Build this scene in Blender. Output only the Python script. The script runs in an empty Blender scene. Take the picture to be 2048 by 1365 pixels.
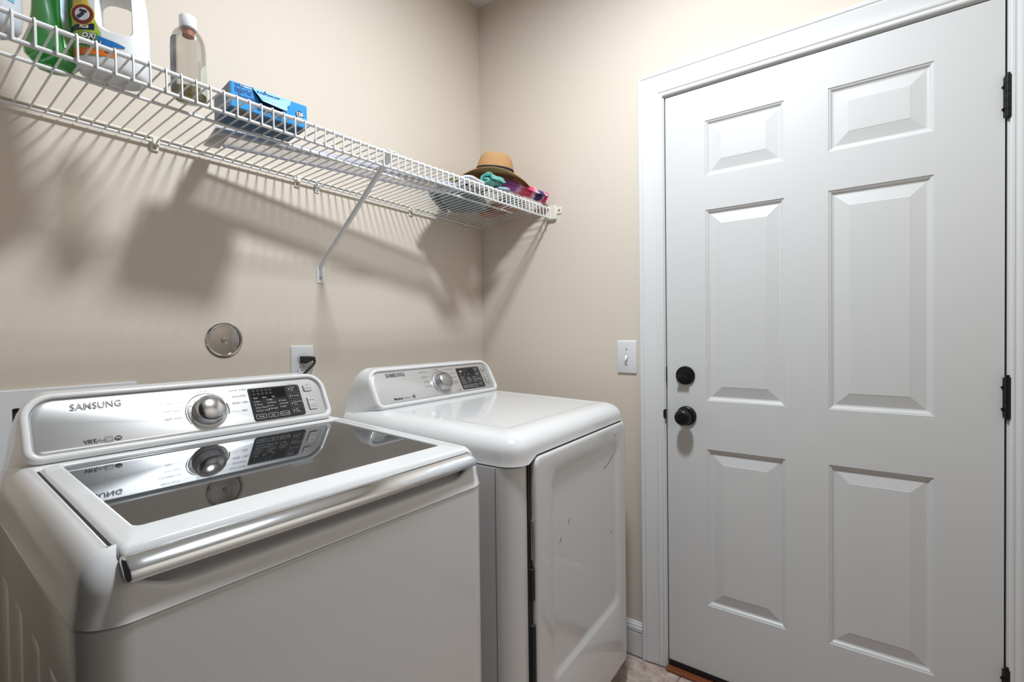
import bpy, bmesh, math, random
from mathutils import Vector, Matrix, noise
random.seed(7)
C = bpy.context.scene.collection
PI = math.pi
S = bpy.context.scene

# ------------------------------------------------------------------ camera, world, lamp, exposure
def make_camera():
    yaw, pitch, roll = 0.937411262, -0.0144186651, -0.0124057714
    fwd = Vector((math.sin(yaw)*math.cos(pitch), math.cos(yaw)*math.cos(pitch), math.sin(pitch)))
    right = Vector((math.cos(yaw), -math.sin(yaw), 0)); up = right.cross(fwd)
    cr, sr = math.cos(roll), math.sin(roll)
    r2 = cr*right + sr*up; u2 = -sr*right + cr*up
    cam = bpy.data.cameras.new('camera'); o = bpy.data.objects.new('camera', cam); C.objects.link(o)
    cam.sensor_width = 36; cam.sensor_fit = 'HORIZONTAL'; cam.lens = 953.407762/2048*36
    cam.clip_start = 0.02
    m = Matrix((r2, u2, -fwd)).transposed().to_4x4(); m.translation = (-1.72252967, -1.43523796, 1.21325293)
    o.matrix_world = m; S.camera = o
make_camera()
w = bpy.data.worlds.new('world'); S.world = w; w.use_nodes = True
w.node_tree.nodes['Background'].inputs[0].default_value = (0.95, 0.97, 1.0, 1)
w.node_tree.nodes['Background'].inputs[1].default_value = 0.02          # faint added ambient fill, comes in by the open left side
def lamp(name, loc, power, size, col):
    """round flush ceiling fitting: a disc that shines down"""
    l = bpy.data.lights.new(name, 'AREA'); l.shape = 'DISK'; l.energy = power; l.size = size; l.color = col
    o = bpy.data.objects.new(name, l); o.location = loc; C.objects.link(o); return o
lamp('ceiling_lamp', (-0.90, -1.04, 2.68), 37.5, 0.20, (0.885, 0.95, 1.0))
S.view_settings.view_transform = 'Standard'; S.view_settings.look = 'None'
S.view_settings.gamma = 1; S.view_settings.exposure = 0.0; S.view_settings.use_curve_mapping = False

# ------------------------------------------------------------------ materials
def nd(nt, t, **kw):
    n = nt.nodes.new(t)
    for k, v in kw.items(): setattr(n, k, v)
    return n
def mat(name, col, rough=0.5, metal=0.0, spec=0.5, noise_amt=0.0, scale=20, bump=0.0, bump_scale=200, stretch=None, coat=0.0, ior=1.45, dirt=None, sheen=0.0):
    m = bpy.data.materials.new(name); m.use_nodes = True; nt = m.node_tree; b = nt.nodes['Principled BSDF']
    b.inputs['Base Color'].default_value = (*col, 1); b.inputs['Roughness'].default_value = rough
    b.inputs['Metallic'].default_value = metal; b.inputs['Specular IOR Level'].default_value = spec
    b.inputs['IOR'].default_value = ior; b.inputs['Coat Weight'].default_value = coat; b.inputs['Coat Roughness'].default_value = 0.05
    b.inputs['Sheen Weight'].default_value = sheen
    tc = nd(nt, 'ShaderNodeTexCoord'); mp = nd(nt, 'ShaderNodeMapping')
    nt.links.new(tc.outputs['Object'], mp.inputs['Vector'])
    if stretch: mp.inputs['Scale'].default_value = stretch
    if noise_amt > 0:
        n = nd(nt, 'ShaderNodeTexNoise'); n.inputs['Scale'].default_value = scale; n.inputs['Detail'].default_value = 4
        nt.links.new(mp.outputs[0], n.inputs['Vector'])
        r = nd(nt, 'ShaderNodeMapRange'); r.inputs[3].default_value = 1-noise_amt; r.inputs[4].default_value = 1+noise_amt
        nt.links.new(n.outputs['Fac'], r.inputs[0])
        x = nd(nt, 'ShaderNodeVectorMath', operation='SCALE'); x.inputs[0].default_value = col
        nt.links.new(r.outputs[0], x.inputs['Scale']); nt.links.new(x.outputs[0], b.inputs['Base Color'])
    if bump > 0:
        n2 = nd(nt, 'ShaderNodeTexNoise'); n2.inputs['Scale'].default_value = bump_scale; n2.inputs['Detail'].default_value = 3
        nt.links.new(mp.outputs[0], n2.inputs['Vector'])
        bp = nd(nt, 'ShaderNodeBump'); bp.inputs['Strength'].default_value = bump; bp.inputs['Distance'].default_value = 0.002
        nt.links.new(n2.outputs['Fac'], bp.inputs['Height']); nt.links.new(bp.outputs[0], b.inputs['Normal'])
    return m
def clear(name, tint, body=None, body_w=0.0, gloss=0.08, rough=0.05):
    """thin clear plastic: tinted see-through, a share of scattering, Fresnel gloss"""
    m = bpy.data.materials.new(name); m.use_nodes = True; nt = m.node_tree; nt.nodes.remove(nt.nodes['Principled BSDF'])
    out = nt.nodes['Material Output']
    t = nd(nt, 'ShaderNodeBsdfTransparent'); t.inputs[0].default_value = (*tint, 1)
    sh = t
    if body:
        d = nd(nt, 'ShaderNodeBsdfTranslucent'); d.inputs[0].default_value = (*body, 1)
        d2 = nd(nt, 'ShaderNodeBsdfDiffuse'); d2.inputs[0].default_value = (*body, 1)
        dm = nd(nt, 'ShaderNodeMixShader'); dm.inputs[0].default_value = 0.5
        nt.links.new(d.outputs[0], dm.inputs[1]); nt.links.new(d2.outputs[0], dm.inputs[2])
        mx = nd(nt, 'ShaderNodeMixShader'); mx.inputs[0].default_value = body_w
        nt.links.new(t.outputs[0], mx.inputs[1]); nt.links.new(dm.outputs[0], mx.inputs[2]); sh = mx
    g = nd(nt, 'ShaderNodeBsdfGlossy'); g.inputs['Roughness'].default_value = rough
    lw = nd(nt, 'ShaderNodeLayerWeight'); lw.inputs['Blend'].default_value = 0.35
    mr = nd(nt, 'ShaderNodeMapRange'); mr.inputs[3].default_value = gloss; mr.inputs[4].default_value = min(1, gloss+0.5)
    nt.links.new(lw.outputs['Fresnel'], mr.inputs[0])
    m2 = nd(nt, 'ShaderNodeMixShader'); nt.links.new(mr.outputs[0], m2.inputs[0])
    nt.links.new(sh.outputs[0], m2.inputs[1]); nt.links.new(g.outputs[0], m2.inputs[2]); nt.links.new(m2.outputs[0], out.inputs[0])
    return m
def ramp_mat(name, stops, axis='X', rough=0.85, const=False, wob=0.03, space='Generated', bump=0.5, bscale=300):
    m = bpy.data.materials.new(name); m.use_nodes = True; nt = m.node_tree; b = nt.nodes['Principled BSDF']
    b.inputs['Roughness'].default_value = rough; b.inputs['Sheen Weight'].default_value = 0.2
    tc = nd(nt, 'ShaderNodeTexCoord'); sp = nd(nt, 'ShaderNodeSeparateXYZ'); nt.links.new(tc.outputs[space], sp.inputs[0])
    n = nd(nt, 'ShaderNodeTexNoise'); n.inputs['Scale'].default_value = 9; nt.links.new(tc.outputs[space], n.inputs['Vector'])
    a = nd(nt, 'ShaderNodeMath', operation='MULTIPLY_ADD'); a.inputs[1].default_value = wob*2
    nt.links.new(n.outputs['Fac'], a.inputs[0]); nt.links.new(sp.outputs[axis], a.inputs[2])
    s2 = nd(nt, 'ShaderNodeMath', operation='SUBTRACT'); s2.inputs[1].default_value = wob; nt.links.new(a.outputs[0], s2.inputs[0])
    r = nd(nt, 'ShaderNodeValToRGB'); el = r.color_ramp.elements
    while len(el) > 1: el.remove(el[0])
    for i, (p, c) in enumerate(stops):
        e = el[0] if i == 0 else el.new(p)
        e.position = p; e.color = (*c, 1)
    r.color_ramp.interpolation = 'CONSTANT' if const else 'LINEAR'
    nt.links.new(s2.outputs[0], r.inputs[0]); nt.links.new(r.outputs[0], b.inputs['Base Color'])
    n2 = nd(nt, 'ShaderNodeTexNoise'); n2.inputs['Scale'].default_value = bscale; nt.links.new(tc.outputs['Object'], n2.inputs['Vector'])
    bp = nd(nt, 'ShaderNodeBump'); bp.inputs['Strength'].default_value = bump; bp.inputs['Distance'].default_value = 0.002
    nt.links.new(n2.outputs['Fac'], bp.inputs['Height']); nt.links.new(bp.outputs[0], b.inputs['Normal'])
    return m

M = {}
M['wall'] = mat('wall_paint', (0.660, 0.585, 0.505), 0.75, spec=0.25, noise_amt=0.012, scale=3, bump=0.05, bump_scale=350)
M['ceiling'] = mat('ceiling_paint', (0.72, 0.71, 0.69), 0.85, spec=0.2, noise_amt=0.01, scale=5, bump=0.08, bump_scale=250)
M['trim'] = mat('trim_paint', (0.70, 0.705, 0.71), 0.32, spec=0.4, noise_amt=0.015, scale=6, bump=0.03, bump_scale=120)
M['door'] = mat('door_paint', (0.63, 0.632, 0.632), 0.36, spec=0.4, noise_amt=0.012, scale=5, bump=0.03, bump_scale=150)
M['enamel'] = mat('white_enamel', (0.71, 0.71, 0.715), 0.16, spec=0.5, coat=0.4, noise_amt=0.006, scale=3)
M['enamel_body'] = mat('white_painted_steel', (0.66, 0.66, 0.665), 0.13, spec=0.5, coat=0.5, noise_amt=0.008, scale=3, bump=0.012, bump_scale=400)
M['gap'] = mat('dark_gap', (0.02, 0.02, 0.022), 0.7, noise_amt=0.05)  # near-black fill for joints; in gaps it stands in for shade
M['panel'] = mat('brushed_silver', (0.62, 0.62, 0.625), 0.34, metal=0.75, spec=0.5, noise_amt=0.03, scale=6, stretch=(1, 220, 60), bump=0.04, bump_scale=12)
M['chrome'] = mat('chrome', (0.70, 0.73, 0.77), 0.10, metal=1.0, noise_amt=0.04, scale=14)
M['steel'] = mat('polished_steel', (0.42, 0.395, 0.375), 0.10, metal=1.0, noise_amt=0.04, scale=30)
M['glass'] = mat('tinted_lid_glass', (0.018, 0.018, 0.019), 0.03, spec=0.5, ior=1.75, noise_amt=0.05)
M['glass'].node_tree.nodes['Principled BSDF'].inputs['Specular Tint'].default_value = (0.84, 0.93, 1.0, 1)
M['ring'] = mat('satin_ring', (0.50, 0.50, 0.505), 0.40, metal=0.8, noise_amt=0.03, scale=8)
M['dial_chrome'] = mat('satin_chrome', (0.62, 0.63, 0.645), 0.17, metal=1.0, noise_amt=0.03, scale=14)
M['dial_grey'] = mat('satin_grey_metal', (0.40, 0.40, 0.405), 0.30, metal=0.9, noise_amt=0.03, scale=8)
M['display'] = mat('black_display', (0.022, 0.022, 0.024), 0.22, spec=0.5, noise_amt=0.05)
M['screen'] = mat('display_window', (0.008, 0.008, 0.009), 0.12, noise_amt=0.05)
M['ink'] = mat('grey_print', (0.16, 0.16, 0.165), 0.6, noise_amt=0.03)
M['ink_lt'] = mat('pale_grey_print', (0.40, 0.40, 0.405), 0.5, noise_amt=0.03)
M['ink_dk'] = mat('black_print', (0.03, 0.03, 0.03), 0.6, noise_amt=0.03)
M['white_ink'] = mat('white_print', (0.75, 0.75, 0.75), 0.6, noise_amt=0.03)
M['disp_ink'] = mat('display_print', (0.55, 0.55, 0.555), 0.6, noise_amt=0.03)
M['dim_ink'] = mat('dim_white_print', (0.22, 0.22, 0.225), 0.6, noise_amt=0.03)
M['wire'] = mat('white_vinyl_wire', (0.72, 0.72, 0.725), 0.35, noise_amt=0.02, scale=30)
M['cream'] = mat('cream_plastic', (0.74, 0.70, 0.60), 0.45, noise_amt=0.02, scale=30)
M['plate'] = mat('white_plastic', (0.74, 0.745, 0.77), 0.35, noise_amt=0.01)
M['black'] = mat('black_rubber', (0.012, 0.012, 0.013), 0.45, noise_amt=0.1, scale=60)
M['bronze'] = mat('black_bronze', (0.014, 0.013, 0.013), 0.33, metal=0.4, spec=0.5, noise_amt=0.15, scale=40)
M['screw'] = mat('screw_metal', (0.35, 0.35, 0.36), 0.35, metal=1.0, noise_amt=0.1, scale=200)
M['grey_bar'] = mat('lavender_grey_plastic', (0.42, 0.425, 0.49), 0.3, noise_amt=0.03, scale=20)
M['jug'] = mat('white_jug_plastic', (0.72, 0.73, 0.74), 0.35, spec=0.4, noise_amt=0.02, scale=10)
M['wood'] = mat('reddish_wood', (0.20, 0.062, 0.022), 0.45, noise_amt=0.3, scale=8, stretch=(40, 3, 40))
M['grout'] = mat('grout', (0.32, 0.26, 0.23), 0.9, noise_amt=0.1, scale=80)
def tile_mat():
    m = mat('pinkish_stone_tile', (0.42, 0.32, 0.28), 0.4, noise_amt=0.0, bump=0.08, bump_scale=60); nt = m.node_tree; b = nt.nodes['Principled BSDF']
    tc = nd(nt, 'ShaderNodeTexCoord'); n = nd(nt, 'ShaderNodeTexNoise'); n.inputs['Scale'].default_value = 26; n.inputs['Detail'].default_value = 9; n.inputs['Roughness'].default_value = 0.68
    nt.links.new(tc.outputs['Object'], n.inputs['Vector'])
    r = nd(nt, 'ShaderNodeValToRGB'); e = r.color_ramp.elements
    e[0].position = 0.32; e[0].color = (0.30, 0.20, 0.165, 1); e[1].position = 0.7; e[1].color = (0.60, 0.52, 0.49, 1)
    k = e.new(0.5); k.color = (0.45, 0.35, 0.31, 1)
    nt.links.new(n.outputs['Fac'], r.inputs[0]); nt.links.new(r.outputs[0], b.inputs['Base Color']); return m
M['tile'] = tile_mat()

# ------------------------------------------------------------------ mesh helpers
def link(o, parent=None):
    C.objects.link(o)
    if parent is not None: o.parent = parent
    return o
def tag(o, label=None, cat=None, group=None, kind=None):
    if label: o['label'] = label
    if cat: o['category'] = cat
    if group: o['group'] = group
    if kind: o['kind'] = kind
    return o
def thing(name, label, cat, loc=(0, 0, 0), rz=0, group=None):
    o = bpy.data.objects.new(name, None); o.empty_display_size = 0.05; C.objects.link(o)
    o.location = loc; o.rotation_euler = (0, 0, rz); return tag(o, label, cat, group)
class MB:
    """collects shapes into one mesh"""
    def __init__(s): s.v = []; s.f = []
    def add(s, vs, fs):
        k = len(s.v); s.v += [tuple(p) for p in vs]; s.f += [tuple(i+k for i in f) for f in fs]; return s
    def loft(s, rings, c0=True, c1=True, closed=True):
        n = len(rings[0]); vs = [p for r in rings for p in r]; fs = []
        for i in range(len(rings)-1):
            for j in range(n if closed else n-1):
                a = i*n+j; b = i*n+(j+1) % n; fs.append((a, b, b+n, a+n))
        if c0: fs.append(tuple(reversed(range(n))))
        if c1: fs.append(tuple(range((len(rings)-1)*n, len(rings)*n)))
        return s.add(vs, fs)
    def box(s, a, b, bev=0.0, seg=2):
        bm = bmesh.new(); bmesh.ops.create_cube(bm, size=1)
        for v in bm.verts: v.co = Vector([(a[i]+b[i])/2 + v.co[i]*(b[i]-a[i]) for i in range(3)])
        if bev > 0: bmesh.ops.bevel(bm, geom=bm.edges[:], offset=bev, segments=seg, affect='EDGES', profile=0.5)
        bm.verts.index_update(); s.add([v.co for v in bm.verts], [[v.index for v in f.verts] for f in bm.faces]); bm.free(); return s
    def tube(s, pts, r, n=8, caps=True):
        pts = [Vector(p) for p in pts]; rings = []; up = None
        for i, p in enumerate(pts):
            t = (pts[min(i+1, len(pts)-1)] - pts[max(i-1, 0)]).normalized()
            if up is None:
                up = Vector((0, 0, 1)) if abs(t.z) < 0.9 else Vector((0, 1, 0))
            x = t.cross(up).normalized(); up = x.cross(t).normalized()
            rr = r[i] if isinstance(r, (list, tuple)) else r
            rings.append([p + x*rr*math.cos(2*PI*k/n) + up*rr*math.sin(2*PI*k/n) for k in range(n)])
        return s.loft(rings, caps, caps)
    def lathe(s, prof, n=32, mtx=None, c0=True, c1=True):
        rings = [[Vector((r*math.cos(2*PI*k/n), r*math.sin(2*PI*k/n), z)) for k in range(n)] for r, z in prof]
        if mtx is not None: rings = [[mtx @ p for p in r] for r in rings]
        return s.loft(rings, c0, c1)
    def obj(s, name, m, parent=None, smooth=True, angle=35, loc=None, rot=None):
        me = bpy.data.meshes.new(name); me.from_pydata(s.v, [], s.f); me.validate()
        bm = bmesh.new(); bm.from_mesh(me); bmesh.ops.recalc_face_normals(bm, faces=bm.faces[:]); bm.to_mesh(me); bm.free()
        me.materials.append(m)
        if smooth:
            me.shade_smooth(); me.set_sharp_from_angle(angle=math.radians(angle))
        o = bpy.data.objects.new(name, me); link(o, parent)
        if loc is not None: o.location = loc
        if rot is not None: o.rotation_euler = rot
        return o
def rrect(x0, x1, y0, y1, r, n=6, m=1):
    """rounded rectangle, counter-clockwise from the bottom side; r one radius or (bl, br, tr, tl)"""
    if not isinstance(r, (tuple, list)): r = (r,)*4
    P = []
    cs = [(x0+r[0], y0+r[0], r[0], PI), (x1-r[1], y0+r[1], r[1], 1.5*PI), (x1-r[2], y1-r[2], r[2], 0), (x0+r[3], y1-r[3], r[3], 0.5*PI)]
    for ci, (cx, cy, rr, a0) in enumerate(cs):
        arc = [(cx+rr*math.cos(a0+PI/2*k/n), cy+rr*math.sin(a0+PI/2*k/n)) for k in range(n+1)]
        P += arc
        nx = cs[(ci+1) % 4]; a = arc[-1]; b = (nx[0]+nx[2]*math.cos(nx[3]), nx[1]+nx[2]*math.sin(nx[3]))
        for k in range(1, m): P.append((a[0]+(b[0]-a[0])*k/m, a[1]+(b[1]-a[1])*k/m))
    return P
def ss(a, b, x):
    t = min(1, max(0, (x-a)/(b-a))); return t*t*(3-2*t)
def text(parent, body, size, a, b, m, n=0.0006, align='CENTER', name='lettering', sx=1.0, rot=None, bold=0.0, shear=0.0):
    cu = bpy.data.curves.new(name, 'FONT'); cu.body = body; cu.size = size; cu.align_x = align; cu.align_y = 'CENTER'
    cu.resolution_u = 2; cu.offset = bold; cu.fill_mode = 'FRONT'; cu.materials.append(m)
    t_ = bpy.data.objects.new('text', cu); me = bpy.data.meshes.new_from_object(t_); bpy.data.objects.remove(t_); bpy.data.curves.remove(cu)
    if shear: 
        for v in me.vertices: v.co.x += shear*v.co.y
    o = bpy.data.objects.new(name, me); link(o, parent); o.location = (a, b, n); o.scale = (sx, 1, 1)
    if rot is not None: o.rotation_euler = rot
    return o
def disc_strip(mb, pts, wd, n=0.0006):
    """flat printed line of width wd through 2D points"""
    for i in range(len(pts)-1):
        a = Vector(pts[i]); b = Vector(pts[i+1]); d = (b-a).normalized(); q = Vector((-d.y, d.x))*wd/2
        mb.add([(*(a-q), n), (*(b-q), n), (*(b+q), n), (*(a+q), n)], [(0, 1, 2, 3)])
    return mb

# ------------------------------------------------------------------ setting
FZ = -0.010
XL, YF, HC = -1.80, -2.02, 2.727
def struct(o, label=None):
    o['kind'] = 'structure'
    if label: o['label'] = label
    return o
fl = struct(MB().box((XL-0.1, YF-0.1, FZ-0.06), (0.1, 0.1, FZ-0.004)).obj('floor', M['grout'], smooth=False), 'pinkish stone tile floor below the white door')
ts = 0.330; gy = -0.9135; gx = -0.02
tmesh = None
for i in range(-6, 1):
    for j in range(-5, 4):
        x0, x1 = gx+(i)*ts-ts, gx+i*ts; y0, y1 = gy+j*ts, gy+(j+1)*ts
        x0, x1 = max(x0, XL), min(x1, 0.0); y0, y1 = max(y0, YF), min(y1, 0.0)
        if x1-x0 < 0.01 or y1-y0 < 0.01: continue
        MB().box((-(x1-x0)/2+0.002, -(y1-y0)/2+0.002, -0.008), ((x1-x0)/2-0.002, (y1-y0)/2-0.002, 0), 0.0015, 1).obj('tile', M['tile'], fl, loc=((x0+x1)/2, (y0+y1)/2, FZ))
struct(MB().box((XL-0.1, 0, FZ-0.06), (0.1, 0.1, HC+0.05)).obj('wall_back', M['wall'], smooth=False))
struct(MB().box((XL-0.1, -0.44, FZ-0.06), (XL, 0, HC+0.05)).obj('wall_left', M['wall'], smooth=False))   # unseen wall, cut short so the washer's left side stays dark
struct(MB().box((XL-0.1, YF-0.1, HC), (0.1, 0.1, HC+0.06)).obj('ceiling', M['ceiling'], smooth=False))
struct(MB().box((XL-0.1, YF-0.1, FZ-0.06), (0.1, YF, HC+0.05)).obj('wall_front', M['wall'], smooth=False))
DL, DR, DB, DT = -0.8665, -1.7282, 0.020, 2.052          # door leaf on the right wall (x = 0)
jw = 0.0045
wr = MB()
wr.box((0, DL+jw+0.019, FZ-0.06), (0.1, 0.1, HC+0.05)).box((0, YF-0.1, FZ-0.06), (0.1, DR-jw-0.019, HC+0.05)).box((0, DR-jw-0.019, DT+jw+0.019), (0.1, DL+jw+0.019, HC+0.05))
struct(wr.obj('wall_right', M['wall'], smooth=False))
# jamb: frame, and a dark slab that paints the shade behind the leaf edge
jm = MB()
jm.box((-0.002, DL+jw, FZ), (0.10, DL+jw+0.019, DT+jw+0.019)).box((-0.002, DR-jw-0.019, FZ), (0.10, DR-jw, DT+jw+0.019)).box((-0.002, DR-jw, DT+jw), (0.10, DL+jw, DT+jw+0.019))
struct(jm.obj('trim_4', M['trim'], smooth=False), 'white door jamb around the six-panel door')
st = MB().box((0.047, DR-jw, DB), (0.10, DL+jw, DT+jw), 0)
struct(st.obj('trim_5', M['gap'], smooth=False), 'dark backing slab behind the white door, shade of the gap in its colour')
# casing: profile (across, out), across = 0 at the inner edge
prof = [(0, 0), (0, 0.009), (0.003, 0.0115), (0.008, 0.0115), (0.010, 0.0095), (0.013, 0.0095), (0.016, 0.0125), (0.021, 0.0135), (0.024, 0.0125), (0.030, 0.0125), (0.045, 0.0135), (0.060, 0.0165), (0.070, 0.0185), (0.074, 0.0165), (0.077, 0.0195), (0.083, 0.0205), (0.087, 0.019), (0.089, 0.016), (0.089, 0)]
ci = 0.0065
def casing(name, p0, p1, dirn, e0, e1, label):
    """sweep from p0 to p1 (y, z); dirn = outward direction; e0/e1 = mitre factor at the ends"""
    a = Vector(p0); b = Vector(p1); d = (b-a).normalized(); o = Vector(dirn); rings = []
    for base, e in ((a, e0), (b, e1)):
        rings.append([(-t, *(base + o*ac + d*e*ac)) for ac, t in prof])
    struct(MB().loft(rings).obj(name, M['trim'], angle=20), label)
cl, cr_, ctp = DL+jw+ci-0.003, DR-jw-ci+0.003, DT+jw+ci-0.003
casing('trim_1', (cl, FZ), (cl, ctp), (1, 0), 0, 1, 'white moulded casing left of the door beside the light switch')
casing('trim_2', (cl, ctp), (cr_, ctp), (0, 1), -1, 1, 'white moulded casing across the top of the door')
casing('trim_3', (cr_, ctp), (cr_, FZ), (-1, 0), -1, 0, 'white moulded casing on the hinge side of the door')
# baseboards
bprof = [(0, 0), (0.013, 0), (0.013, 0.086), (0.0115, 0.088), (0.0115, 0.092), (0.014, 0.094), (0.014, 0.106), (0.011, 0.111), (0.0105, 0.116), (0.006, 0.121), (0.005, 0.125), (0, 0.126)]
struct(MB().loft([[(-t, y, FZ+z) for t, z in bprof] for y in (0.0, cl+0.0885)]).obj('baseboard_right', M['trim'], angle=20))
struct(MB().loft([[(x, -t, FZ+z) for t, z in bprof] for x in (XL, -0.013)]).obj('baseboard_back', M['trim'], angle=20))
# threshold
struct(MB().box((-0.030, DR-jw, FZ), (0.045, DL+jw, FZ+0.010), 0.003).obj('trim_6', M['wood'], smooth=False), 'reddish wooden threshold strip under the door')

# ------------------------------------------------------------------ door
ys = [-1.0018, -1.2385, -1.3543, -1.5933]; zs = [0.2601, 0.8062, 0.9746, 1.6314, 1.748, 1.9364]
door = thing('door_1', None, None); door['kind'] = 'structure'; door['label'] = 'white six-panel door with black knob and deadbolt'
lf = MB()
yc = [DL, ys[0], ys[1], ys[2], ys[3], DR]; zc = [DB, *zs, DT]
for i in range(5):
    for j in range(7):
        if i in (1, 3) and j in (1, 3, 5): continue
        lf.add([(0, yc[i], zc[j]), (0, yc[i+1], zc[j]), (0, yc[i+1], zc[j+1]), (0, yc[i], zc[j+1])], [(0, 1, 2, 3)])
T = 0.044
lf.add([(0, DL, DB), (T, DL, DB), (T, DL, DT), (0, DL, DT)], [(0, 1, 2, 3)]); lf.add([(0, DR, DB), (T, DR, DB), (T, DR, DT), (0, DR, DT)], [(0, 1, 2, 3)])
lf.add([(0, DL, DT), (T, DL, DT), (T, DR, DT), (0, DR, DT)], [(0, 1, 2, 3)]); lf.add([(0, DL, DB), (T, DL, DB), (T, DR, DB), (0, DR, DB)], [(0, 1, 2, 3)])
lf.add([(T, DL, DB), (T, DR, DB), (T, DR, DT), (T, DL, DT)], [(0, 1, 2, 3)])
lfo = lf.obj('door_leaf', M['door'], door, smooth=False)
steps = [(0, 0), (0.0015, 0.0025), (0.004, 0.0030), (0.0065, 0.0045), (0.010, 0.0085), (0.0135, 0.0098), (0.016, 0.0098), (0.0475, 0.0022), (0.0500, 0.0012)]
for i in (1, 3):
    for j in (1, 3, 5):
        y0, y1, z0, z1 = yc[i], yc[i+1], zc[j], zc[j+1]
        rings = [[(x, y0-s, z0+s), (x, y1+s, z0+s), (x, y1+s, z1-s), (x, y0-s, z1-s)] for s, x in steps]
        MB().loft(rings, False, True).obj('door_panel', M['door'], door, smooth=False)
MB().box((-0.001, DR, FZ+0.010), (T, DL, DB), 0).box((-0.003, DR, FZ+0.012), (0.0, DL, DB+0.001)).obj('door_sweep', M['black'], door, smooth=False)
def facing(px, y, z):                                      # local z of a lathe -> out of the right wall (-x)
    return Matrix.Translation((px, y, z)) @ Matrix.Rotation(-PI/2, 4, 'Y')
# deadbolt
dz, dy = 1.0595, -0.931
db = MB().lathe([(0.033, 0), (0.033, 0.004), (0.0315, 0.0075), (0.028, 0.0085), (0.0265, 0.007), (0.024, 0.007), (0.022, 0.010), (0.010, 0.011)], 40, facing(0, dy, dz)).obj('deadbolt', M['bronze'], door)
tt = MB(); rg = []
for k, (x, hw, hh) in enumerate([(-0.010, 0.009, 0.006), (-0.016, 0.012, 0.005), (-0.020, 0.018, 0.0045), (-0.027, 0.021, 0.004), (-0.030, 0.019, 0.003)]):
    rg.append([(x, dy+0.005+a, dz-0.002+b) for a, b in rrect(-hw, hw, -hh, hh, hh*0.8, 4)])
tt.loft(rg).obj('thumb_turn', M['bronze'], db)
# knob
kz, ky = 0.9165, -0.9335
kr = MB().lathe([(0.0345, 0), (0.0345, 0.004), (0.033, 0.0075), (0.029, 0.010), (0.024, 0.0115), (0.015, 0.0125), (0.0125, 0.016), (0.0115, 0.026), (0.012, 0.030)], 40, facing(0, ky, kz)).obj('knob_rosette', M['bronze'], door)
kb = MB().lathe([(0.012, 0.028), (0.020, 0.031), (0.0255, 0.036), (0.0277, 0.043), (0.0277, 0.047), (0.0262, 0.0535), (0.022, 0.0585), (0.015, 0.061), (0.0115, 0.061), (0.0105, 0.0595), (0.0085, 0.0595), (0.007, 0.0615), (0.002, 0.062)], 40, facing(0, ky, kz)).obj('knob', M['bronze'], door)
MB().box((-0.0665, ky-0.002, kz-0.006), (-0.0615, ky+0.002, kz+0.006), 0.0008, 1).obj('lock_button', M['bronze'], kb)
# strike plates in the gap
MB().box((-0.0035, DL+0.0005, dz-0.026), (0.03, DL+0.0036, dz+0.028)).obj('bolt_strike', M['black'], door, smooth=False)
MB().loft([[(x, DL+0.0005+a, kz+0.002+b) for a, b in rrect(0.0, 0.011, -0.017, 0.017, (0.001, 0.008, 0.008, 0.001), 4)] for x in (-0.0125, -0.0105)]).obj('latch_strike', M['black'], door)
# hinges
for hz in (1.797, 1.036, 0.286):
    h = MB()
    for k in range(5):
        h.tube([(-0.007, DR-0.0045, hz-0.0525+k*0.0212), (-0.007, DR-0.0045, hz-0.0525+k*0.0212+0.0200)], 0.0068, 12)
    h.tube([(-0.007, DR-0.0045, hz-0.056), (-0.007, DR-0.0045, hz+0.058)], 0.0045, 10)
    ho = h.obj('hinge', M['bronze'], door)
    MB().box((-0.0025, DR-0.002, hz-0.050), (0.0, DR+0.0035, hz+0.050)).obj('hinge_leaf', M['bronze'], ho, smooth=False)
    MB().lathe([(0.0035, 0), (0.0035, 0.002), (0.001, 0.003)], 8, facing(-0.002, DR+0.004, hz+0.026)).lathe([(0.0035, 0), (0.0035, 0.002), (0.001, 0.003)], 8, facing(-0.002, DR+0.004, hz-0.03)).obj('hinge_screws', M['bronze'], ho)['kind'] = 'stuff'

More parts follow.
